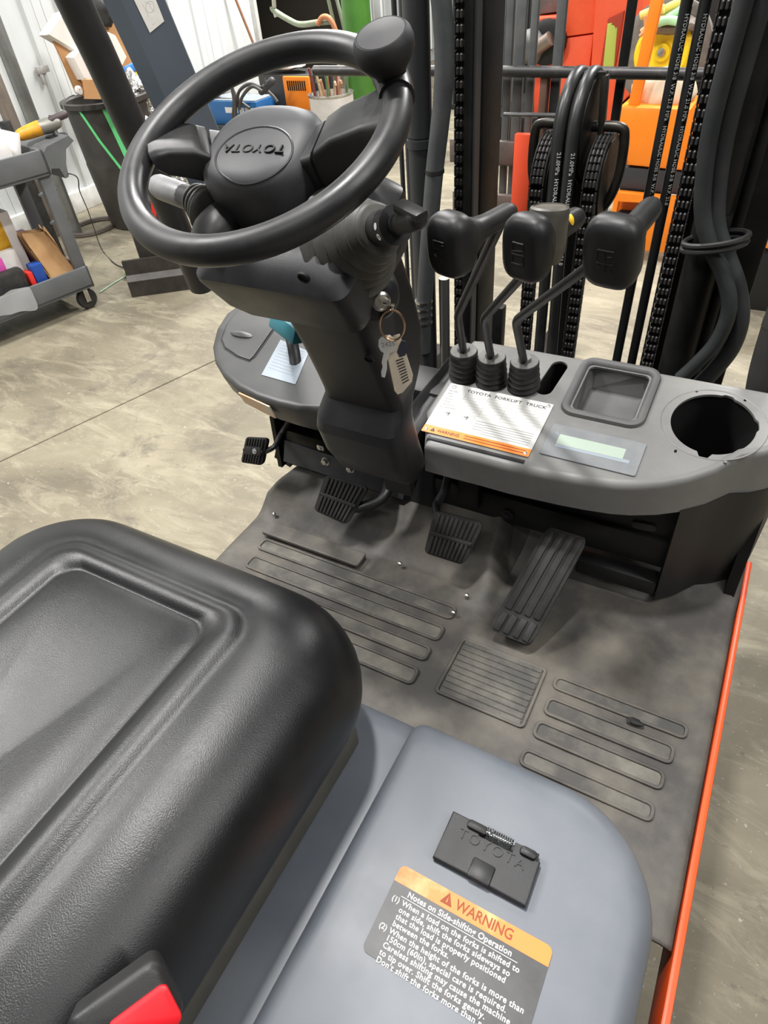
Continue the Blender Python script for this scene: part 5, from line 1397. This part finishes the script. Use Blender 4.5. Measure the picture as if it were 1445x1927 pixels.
# cable coil on the floor by the wall
bm = BM(); q = P(176, 428, z=.012)
for k in range(2): tube(bm, [q + Vector((.16 * math.cos(2 * PI * i / 30), .20 * math.sin(2 * PI * i / 30), .012 * k)) for i in range(30)], .012, 8, closed=True)
put('cable_coil', 'dark cable coiled on the floor by the wall', 'cable', bm, mat('dusty_cable', (.12, .10, .085), .7))

# ---- slanted blue-grey steel column with a sticker
b0 = P(448, 490, z=0)
def on_post(px, py, dy=0.0):      # plane through the base facing the camera
    n = Vector((b0.x, b0.y, 0)).normalized(); return PP(px, py, b0 + n * dy, n)
pl0, pm0, pr0 = on_post(156, -75), on_post(193, -78), on_post(277, -78)
pl1, pm1, pr1 = on_post(414, 472), on_post(440, 470), on_post(497, 455)
BLU = mat('blue_grey_column_paint', (.046, .058, .073), .40, c2=(.040, .051, .064), scale=4)
nf = Vector((b0.x, b0.y, 0)).normalized(); sd = Vector((nf.y, -nf.x, 0))
COLU = thing('steel_column', 'slanted blue-grey steel column with a white diagram sticker', 'column', b0)
bm = BM(); back_ = nf * .16
loft(bm, [[pl1 + nf * .05, pm1, pr1 + nf * .10, pr1 + nf * .26, pl1 + nf * .26], [pl0 + nf * .05, pm0, pr0 + nf * .10, pr0 + nf * .26, pl0 + nf * .26]])
cm_ = link('box_section', bm, BLU, COLU, smooth=False)
bm = BM(); lo_ = (pl1 + pr1) / 2 + nf * .15; box(bm, (lo_.x, lo_.y, .012), (.42, .42, .024), None, .004); link('base_plate', bm, BLU, COLU)
e0 = (pm0 - pm1).normalized(); face_n = (pr0 + nf * .10 - pm0).cross(e0).normalized()
if face_n.dot(CAM - pm0) < 0: face_n = -face_n
def onf(px, py, h=.002): return PP(px, py, pm0 + face_n * h, face_n)
bm = BM(); quadplate(bm, [onf(252, 0), onf(290, -8), onf(309, 40), onf(282, 62)], .0018); link('column_sticker', bm, mat('grey_white_sticker', (.46, .45, .42), .6, c2=(.40, .39, .37), scale=9), COLU, label='off-white sticker with a red edge')
bm = BM()
for k in range(16):
    a, b = 2 * PI * k / 16, 2 * PI * (k + 1) / 16
    tube(bm, [onf(282 + 8 * math.cos(a), 13 + 11 * math.sin(a), .003), onf(282 + 8 * math.cos(b), 13 + 11 * math.sin(b), .003)], .0015, 4)
for a, b in (((268, 8), (280, 32)), ((280, 10), (290, 22)), ((272, 4), (284, 8)), ((286, 47), (292, 44))): tube(bm, [onf(*a, .003), onf(*b, .003)], .0014, 4)
link('sticker_drawing', bm, INKG, COLU)
# black sheet-metal guard and housing at the column's foot with a red strip
ga, gb = P(249, 560, z=0), P(357, 545, z=0)
GD = thing('black_guard', 'black bent sheet-metal guard and housing standing on the floor', 'guard', (ga + gb) / 2)
gd = (gb - ga).normalized(); gn = Vector((-gd.y, gd.x, 0));
if gn.dot(ga) < 0: gn = -gn
gL = (gb - ga).length; gM = Matrix((gd, gn, Vector((0, 0, 1)))).transposed().to_4x4(); gM.translation = ga
bm = BM()
loft(bm, [[gM @ Vector((s, t, z)) for t, z in ((0, 0), (0, .10), (.035, .13), (.035, .22), (.055, .22), (.055, .12), (.02, .095), (.02, 0))] for s in (.0, gL)], closed=True)
link('bent_plate', bm, mat('dark_sheet_steel', (.035, .032, .028), .45, .4, c2=(.07, .062, .055), scale=9), GD, smooth=False)
bm = BM(); box(bm, (gL * .62, .24, .27), (gL * .72, .30, .54), gM, .03); link('housing', bm, mat('housing_black', (.022, .020, .018), .55, c2=(.04, .036, .03), scale=7), GD)
bm = BM(); n_ = (CAM - ga); n_.z = 0; n_.normalize()
pl = gM @ Vector((gL * .2, .064, .3)); gnn = -gn
quadplate(bm, [PP(281, 340, pl, gnn), PP(288, 340, pl, gnn), PP(298, 446, pl, gnn), PP(289, 446, pl, gnn)], .004); link('red_strip', bm, mat('red_tape', (.62, .02, .015), .5), GD)
bm = BM(); lump(bm, P(243, 514, z=.03), (.035, .03, .028), 3, .4); lm = put('green_rag', 'scrap of yellow-green wrapping on the floor by the black guard', 'scrap', bm, mat('lime_scrap', (.48, .62, .10), .6, c2=(.7, .7, .6), scale=30))
bm = BM(); tube(bm, [P(240, 518, z=.006), P(215, 532, z=.006), P(188, 550, z=.006)], .004, 6); link('string', bm, mat('green_string', (.35, .55, .38), .7), lm)

# ---- welding corner behind the steering wheel
bx = P(432, 330, z=0)
BEN = thing('low_bench', 'low dark steel bench carrying the blue welder and chargers', 'bench', (bx.x, bx.y, 0))
def wel(px, py, y): return P(px, py, y=y)
yb0 = 5.35
zb = wel(450, 236, yb0).z
xa, xb = wel(392, 236, yb0).x, wel(565, 225, yb0).x
bm = BM(); box(bm, ((xa + xb) / 2, yb0 + .35, zb - .02), (xb - xa + .3, .8, .04), None, .005); link('bench_top', bm, MASTG, BEN)
for sx in (xa - .08, xb + .08):
    for sy in (yb0 + .02, yb0 + .68): bm = BM(); box(bm, (sx, sy, zb / 2 - .02), (.05, .05, zb - .04), None, .004); link('leg', bm, MASTG, BEN)
BW = mat('welder_blue', (.015, .12, .33), .45, c2=(.012, .10, .28), scale=8)
wdl = thing('blue_welder', 'blue metal welder box with small white stickers and a tangle of leads', 'welder', (xa, yb0, zb))
q0, q1, q2, q3 = wel(385, 190, yb0), wel(478, 183, yb0), wel(478, 232, yb0), wel(396, 228, yb0)
bm = BM(); box(bm, ((q0.x + q1.x) / 2, yb0 + .16, (q0.z + zb) / 2), (q1.x - q0.x, .30, q0.z - zb), None, .008); link('case', bm, BW, wdl)
bm = BM(); box(bm, ((q0.x + q1.x) / 2, yb0 + .16, q0.z + .004), (q1.x - q0.x - .02, .28, .008)); link('case_top', bm, mat('dusty_blue_top', (.16, .22, .28), .6, c2=(.30, .30, .28), scale=9), wdl)
bm = BM()
for k, w_ in enumerate((.09, .03, .05, .04, .05)): box(bm, (q0.x * .55 + q1.x * .45 + (0, .09, .15, .21, .28)[k], yb0 + .008, q0.z - .07), (w_, .003, .045))
box(bm, ((q0.x + q1.x) / 2 + .06, yb0 + .008, q0.z - .14), (.09, .003, .03)); link('white_stickers', bm, WPAP, wdl)
bm = BM(); lump(bm, wel(406, 174, yb0 + .1), (.05, .06, .035), 3, .2); put('red_funnel', 'small red plastic cap on the blue welder', 'funnel', bm, mat('cap_red', (.6, .03, .03), .4))  # red cap lying on top of the welder
bm = BM(); tube(bm, [wel(418, 172, yb0 + .1), wel(434, 168, yb0 + .1)], .025, 14, rnd=True); put('white_tube', 'short white tube on the blue welder', 'tube', bm, WPAP)
bm = BM()
for k, pts in enumerate((((436, 165), (440, 190), (438, 225)), ((438, 170), (452, 190), (470, 204)), ((446, 200), (450, 172), (470, 158), (492, 165)), ((500, 160), (496, 140), (505, 120)), ((505, 172), (515, 182), (522, 192)), ((450, 205), (456, 182), (474, 163), (494, 172)), ((444, 225), (442, 190), (436, 160)))):
    tube(bm, smooth_path([wel(a, b, yb0 - .03 - .01 * k) for a, b in pts], 6), .014, 8)
link('welding_lead', bm, mat('lead_grey', (.06, .055, .05), .6), wdl)
bm = BM(); a, b = wel(492, 172, yb0 - .02), wel(512, 152, yb0 - .02); tube(bm, [a, b], .03, 12, rnd=True); link('electrode_holder', bm, mat('holder_grey', (.06, .06, .065), .35), wdl)
# dark charger with orange vented front
chg = thing('orange_charger', 'black charger with an orange slotted front panel', 'charger', (wel(555, 190, yb0 + .3).x, yb0 + .3, zb))
q0, q1 = wel(482, 140, yb0 + .3), wel(582, 140, yb0 + .3); zt = wel(530, 142, yb0 + .3).z
bm = BM(); box(bm, ((q0.x + q1.x) / 2, yb0 + .5, (zt + zb) / 2), (q1.x - q0.x, .36, zt - zb), None, .01); link('case', bm, mat('charger_black', (.035, .035, .034), .5), chg)
a, b = wel(531, 146, yb0 + .3), wel(580, 140, yb0 + .3)
bm = BM(); box(bm, ((a.x + b.x) / 2, yb0 + .31, a.z - .14), (b.x - a.x, .03, .30), None, .012); fp = link('front_panel', bm, ORGB, chg)
for k in range(9):
    bm = BM(); box(bm, (a.x + .055 + k * (b.x - a.x - .08) / 9, yb0 + .295, a.z - .06), (.011, .012, .075)); link('slot', bm, DARK, fp)
bm = BM(); lump(bm, wel(520, 128, yb0 + .45) + Vector((0, 0, .03)), (.34, .12, .045), 2, .3); put('white_rag', 'white rag heaped on top of the black charger', 'rag', bm, SACK)
# tall white drum with rods, green gas cylinder on a green hand truck
dr = P(640, 336, z=0); ztop = None
rr_ = .185
for zz in [k * .01 for k in range(30, 140)]:
    v = Vector((dr.x, dr.y, zz)) - CAM; cx_, cy_, cz_ = R0.dot(v), R1.dot(v), R2.dot(v)
    if IH / 2 + FPX * cy_ / cz_ < 176: ztop = zz; break
DRM = thing('white_drum', 'tall white fibre drum holding rods, behind the steering wheel', 'drum', dr)
bm = BM(); lathe(bm, [(rr_, 0), (rr_, ztop), (rr_ - .012, ztop), (rr_ - .012, .05)], Matrix.Translation(dr), 36, False); link('shell', bm, mat('drum_white', (.62, .60, .56), .55, c2=(.45, .42, .38), scale=6), DRM)
bm = BM(); lathe(bm, [(rr_ + .004, ztop - .012), (rr_ + .008, ztop), (rr_ - .014, ztop + .004)], Matrix.Translation(dr), 36, False); link('rim', bm, STEEL, DRM)
RDM = [mat('copper_rod', (.42, .20, .10), .5), mat('green_hose', (.10, .16, .07), .5), mat('tan_rod', (.45, .33, .20), .6), mat('dark_red_hose', (.16, .03, .03), .5)]
for k in range(11):
    a = 2 * PI * k / 11; r_ = .135 if k % 2 else .085; p0 = dr + Vector((r_ * math.cos(a), r_ * math.sin(a), ztop - .30))
    lean = Vector((.02 * math.cos(a), .02 * math.sin(a), .10 + .08 * ((k * 7) % 5) / 4))
    bm = BM(); tube(bm, smooth_path([p0, p0 + Vector((0, 0, .28)), p0 + Vector((0, 0, .28)) + lean, p0 + Vector((0, 0, .20)) + lean * 1.6], 5), .011, 8)
    put('hose_bight', ('copper-brown rod', 'dark green hose', 'tan wooden rod', 'dark red hose')[k % 4] + ' sticking out of the white drum', 'hose', bm, RDM[k % 4], 60, 'hoses and rods in the white drum')
gc = P(693, 300, z=0)
GCY = thing('gas_cylinder', 'tall green gas cylinder standing beside the doorway', 'gas cylinder', gc)
bm = BM(); lathe(bm, [(.115, 0), (.122, .02), (.122, 1.35), (.11, 1.42), (.07, 1.49), (.035, 1.52), (.035, 1.58)], Matrix.Translation(gc), 32); link('shell', bm, mat('gas_green', (.075, .23, .035), .35, c2=(.05, .16, .025), scale=4), GCY)
bm = BM(); lathe(bm, [(.016, 1.56), (.02, 1.60), (.02, 1.66)], Matrix.Translation(gc), 14); link('valve', bm, RINGM, GCY)
HT = thing('hand_truck', 'pale green tubular hand truck in the dark doorway', 'hand truck', (gc.x - .3, gc.y + .1, 0))
GTU = mat('pale_green_tube', (.20, .25, .16), .5, c2=(.30, .32, .24), scale=12)
yh = gc.y + .15
for pts in (((610, -40), (618, 0), (632, 60), (646, 120)), ((624, -40), (634, 0), (644, 40), (655, 90))):
    a, b = P(*pts[0], y=yh), P(*pts[-1], y=yh); bm = BM(); tube(bm, smooth_path([P(*p, y=yh) for p in pts], 4) + [Vector((b.x + .05, b.y, .05))], .016, 10); link('rail', bm, GTU, HT)
bm = BM(); tube(bm, smooth_path([P(512, 12, y=yh), P(516, 20, y=yh), P(545, 38, y=yh), P(566, 46, y=yh), P(600, 42, y=yh), P(622, 40, y=yh)], 5), .024, 12); link('handle', bm, GTU, HT, ang=80)
for a, b in (((514, -20), (516, 14)), ((520, 32), (517, 22))): bm = BM(); tube(bm, [P(*a, y=yh), P(*b, y=yh)], .02, 10); link('handle_stub', bm, mat('pale_metal', (.5, .48, .4), .4, .5), HT)
bm = BM(); tube(bm, smooth_path([P(598, 46, y=yh - .05), P(606, 33, y=yh - .05), P(618, 33, y=yh - .05), P(627, 46, y=yh - .05), P(634, 66, y=yh - .05)], 5), .022, 10); put('air_hose', 'faded orange air hose looped over the hand truck handle', 'hose', bm, mat('faded_orange_cord', (.52, .20, .09), .6), 80)
# broom handle leaning on the wall
bm = BM(); a, b = P(436, -20, x=WX + .10), P(482, 95, x=WX + .22); d = (b - a).normalized(); t_ = (0.02 - a.z) / d.z
tube(bm, [a - d * .4, a + d * t_], .013, 8); put('broom_handle', 'brown wooden broom handle leaning against the ribbed wall', 'broom handle', bm, mat('brown_wood', (.24, .11, .055), .6))

# ---- red machine standing beyond the forks
YR = 6.0
def rq(px, py, dy=0.0): return P(px, py, y=YR + dy)
RED = thing('red_machine', 'faded red-orange lift truck body parked beyond the forks', 'machine', (rq(1130, 300).x, YR, 0))
def slabpx(pts, y, th, name, m, parent, label=None, bev=None):
    """solid panel traced on the plane y, th thick going away"""
    q = [P(a, b, y=y) for a, b in pts]; lp = [(p.x, p.z) for p in q]
    if area2(lp) < 0: lp = lp[::-1]
    M = Matrix(((1, 0, 0, 0), (0, 0, -1, y), (0, 1, 0, 0), (0, 0, 0, 1)))
    bm = BM(); prism(bm, lp, M @ Matrix.Translation((0, 0, -th)), th, bev or .012)
    return link(name, bm, m, parent, label=label, ang=30)
slabpx([(1055, -120), (1140, -120), (1118, 62), (1060, 70), (1052, 40)], YR, .5, 'upper_panel', REDB, RED)
slabpx([(1060, 72), (1117, 64), (1108, 130), (1085, 280), (1040, 330), (1008, 330), (1035, 170), (1045, 120)], YR + .02, .5, 'lower_panel', REDB, RED)
o = slabpx([(1128, -120), (1225, -120), (1200, 120), (1186, 180), (1150, 210), (1120, 330), (1096, 330), (1112, 130)], YR - .04, .5, 'side_panel', REDB, RED)
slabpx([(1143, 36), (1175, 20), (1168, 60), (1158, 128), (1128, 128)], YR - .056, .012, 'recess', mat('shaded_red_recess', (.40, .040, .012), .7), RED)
slabpx([(1142, 44), (1152, 42), (1154, 54), (1162, 50), (1155, 132), (1133, 132)], YR - .062, .01, 'tag', mat('lime_tag', (.50, .56, .10), .5), RED, 'yellow-green hanging tag')
slabpx([(1004, 34), (1050, 30), (1050, 60), (1004, 66)], YR - .02, .3, 'cross_panel', REDB, RED)
slabpx([(1000, -120), (1058, -120), (1056, 22), (1000, 30)], YR + .1, .3, 'upper_grey_panel', BKR, RED)
bm = BM(); q = rq(1028, 80, -.05); lathe(bm, [(.14, -.1), (.15, 0), (.12, .02), (.01, .02)], frame(q, (0, -1, 0)), 24); link('dark_port', bm, DARK, RED)
bm = BM(); tube(bm, [rq(1008, 92, -.10), rq(1036, 72, -.12)], .05, 14); link('steel_pin', bm, mat('worn_pin', (.25, .20, .17), .4, .6), RED)
bm = BM(); lump(bm, rq(1000, 88, -.08), (.10, .08, .12), 3, .2); link('knuckle', bm, BKR, RED)
slabpx([(1004, 60), (1046, 66), (1046, 120), (1030, 200), (1015, 330), (1004, 330)], YR + .15, .3, 'inner_panel', REDB, RED)
slabpx([(1090, 230), (1195, 180), (1190, 345), (1060, 345)], YR + .1, .4, 'dark_skirt', MASTM, RED)
bm = BM(); box(bm, (rq(1080, 300).x, YR + .5, .20), (1.6, 1.0, .36), None, .03); link('base', bm, MASTM, RED)
# grey louvred cabinet behind the mast rail
LC = thing('grey_cabinet', 'grey slatted cabinet far behind the mast', 'cabinet', (P(915, 380, y=8).x, 8.0, 0))
xa, xb = P(840, 300, y=8).x, P(1000, 300, y=8).x
bm = BM(); box(bm, ((xa + xb) / 2, 8.2, 1.1), (xb - xa, .4, 2.2), None, .01); link('case', bm, mat('cabinet_dark', (.05, .052, .054), .6), LC)
n = 9
for k in range(n):
    bm = BM(); box(bm, (xa + (xb - xa) * (k + .5) / n, 7.985, 1.1), ((xb - xa) / n * .7, .03, 2.1), None, .006); link('slat', bm, mat('cabinet_grey', (.11, .118, .122), .5), LC)

# ---- bright orange pallet stacker
YO = 4.45
OST = thing('orange_stacker', 'bright orange pallet stacker with a black band', 'stacker', (P(1200, 490, y=YO).x, YO, 0))
slabpx([(1155, 214), (1168, 200), (1300, 205), (1310, 325), (1178, 312), (1160, 240)], YO, .35, 'body', ORGB, OST, None, .02)
slabpx([(1150, 312), (1320, 326), (1316, 372), (1140, 352)], YO + .02, .33, 'black_band', mat('stacker_black', (.030, .032, .038), .45), OST)
# lower frame with a window
q = [P(a, b, y=YO - .02) for a, b in ((1158, 358), (1318, 374), (1300, 486), (1140, 478))]
lp = [(p.x, p.z) for p in q]; q2 = [P(a, b, y=YO - .02) for a, b in ((1166, 378), (1206, 380), (1202, 412), (1160, 404))]; l2 = [(p.x, p.z) for p in q2]
if area2(lp) < 0: lp = lp[::-1]
M = Matrix(((1, 0, 0, 0), (0, 0, -1, YO - .02), (0, 1, 0, 0), (0, 0, 0, 1)))
link('lower_frame', bm_of(curve_mesh([lp, l2], .05, .008), M), ORGB, OST)
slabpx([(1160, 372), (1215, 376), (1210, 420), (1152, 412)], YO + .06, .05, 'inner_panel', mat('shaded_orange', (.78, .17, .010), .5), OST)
z0 = P(1200, 488, y=YO).z; x0, x1 = lp[0][0], max(p[0] for p in lp)
bm = BM(); xm = (min(p[0] for p in lp) + x1) / 2; box(bm, (xm, YO + .2, max(z0, .2) / 2 + .02), (x1 - min(p[0] for p in lp) - .04, .42, max(z0, .2) - .04), None, .02); link('base', bm, MASTM, OST)
for sx in (-.12, .14):
    bm = BM(); lathe(bm, [(.02, -.03), (.075, -.03), (.08, 0), (.075, .03), (.02, .03)], frame((xm + sx, YO - .0, .08), (1, 0, 0)), 24); link('wheel', bm, RUB, OST)
bm = BM(); a, b = P(1250, -60, y=YO + .05), P(1190, 212, y=YO + .05); bar(bm, a, b, .062, .05, (0, 1, 0), .008); link('mast_bar', bm, ORGB, OST)
# cream sack on the stacker, drum fan with yellow hub, hoses
bm = BM(); lump(bm, P(1248, 172, y=YO + .22), (.19, .14, .12), 8, .2); put('cream_sack', 'cream cloth sack lying on the orange stacker', 'sack', bm, mat('cream_cloth', (.66, .60, .44), .8, c2=(.58, .52, .38), scale=6), 80)
YY = 5.0
TY = thing('spare_tyre', 'rubber tyre on a bright yellow wheel hub behind the orange bar', 'wheel', (P(1258, 100, y=YY).x, YY, 0))
c = P(1250, 98, y=YY)
bm = BM(); M = frame(c, (-.1, -1, .1)); lathe(bm, [(.16, -.06), (.25, -.06), (.27, -.03), (.27, .02), (.24, .035), (.168, .035)], M, 36, False); link('tyre', bm, mat('dusty_tyre', (.13, .115, .10), .8, c2=(.20, .18, .16), scale=15), TY)
bm = BM(); lathe(bm, [(.17, -.02), (.17, .04), (.15, .055), (.10, .03), (.05, .035), (.045, .06), (.02, .06)], M, 32); link('hub', bm, mat('hub_yellow', (.88, .62, .012), .4), TY)
bm = BM(); lathe(bm, [(.022, .05), (.022, .075), (.005, .077)], M, 12); link('axle', bm, STEEL, TY)
bm = BM(); box(bm, (c.x, YY + .12, (c.z - .2) / 2), (.30, .12, c.z - .2), None, .02); link('stand', bm, MASTM, TY)
ROP = [mat('yellow_rope', (.75, .62, .16), .7), mat('mint_rope', (.40, .72, .42), .7), mat('orange_rope', (.62, .28, .12), .7)]
for k, pts in enumerate((((1245, 22), (1262, 12), (1285, 2), (1300, -12)), ((1240, 42), (1262, 30), (1285, 16), (1300, 4)), ((1208, 62), (1220, 52), (1236, 40), (1262, 38)), ((1205, 30), (1225, 22), (1250, 16)), ((1238, 43), (1256, 38), (1275, 40)), ((1204, 68), (1214, 56), (1214, 30)))):
    bm = BM(); tube(bm, smooth_path([P(a, b, y=YY - .1 - .02 * k) for a, b in pts], 5), .022 if k != 5 else .010, 8); put('rope', ('uppermost yellow rope over the tyre', 'long mint green rope over the tyre', 'orange rope crossing behind the orange bar', 'straight yellow rope ending at the red panel', 'pale mint rope lying on the bristly mat', 'thin orange rope hanging beside the red panel')[k], 'rope', bm, ROP[k % 3], 80, 'ropes over the tyre')
bm = BM(); lump(bm, P(1268, 46, y=YY - .02), (.16, .12, .05), 5, .3); put('brown_brush', 'grey-brown bristly mat under the ropes', 'mat', bm, mat('bristle_brown', (.14, .12, .10), .9, c2=(.22, .19, .16), scale=40))
# dark shelving behind, closing the view
bm = BM(); q = P(1240, 40, y=7.2); box(bm, (q.x + .1, 7.6, 1.1), (1.6, .5, 2.2), None, .02); put('dark_cabinet', 'dark cabinet standing behind the ropes', 'cabinet', bm, mat('very_dark_cabinet', (.012, .011, .010), .6))
# orange and black machine at the right
q = P(1470, 590, z=0); OM = thing('orange_loader', 'orange and black machine at the right of the mast', 'machine', q)
y_ = q.y
slabpx([(1405, 560), (1385, 600), (1560, 640), (1560, 440), (1412, 445)], y_, .5, 'black_base', mat('machine_black', (.008, .008, .008), .5), OM)
slabpx([(1440, 345), (1424, 392), (1412, 438), (1424, 462), (1445, 470), (1560, 470), (1560, 300)], y_ - .03, .5, 'orange_cover', ORGB, OM)
bpy.context.view_layer.update()
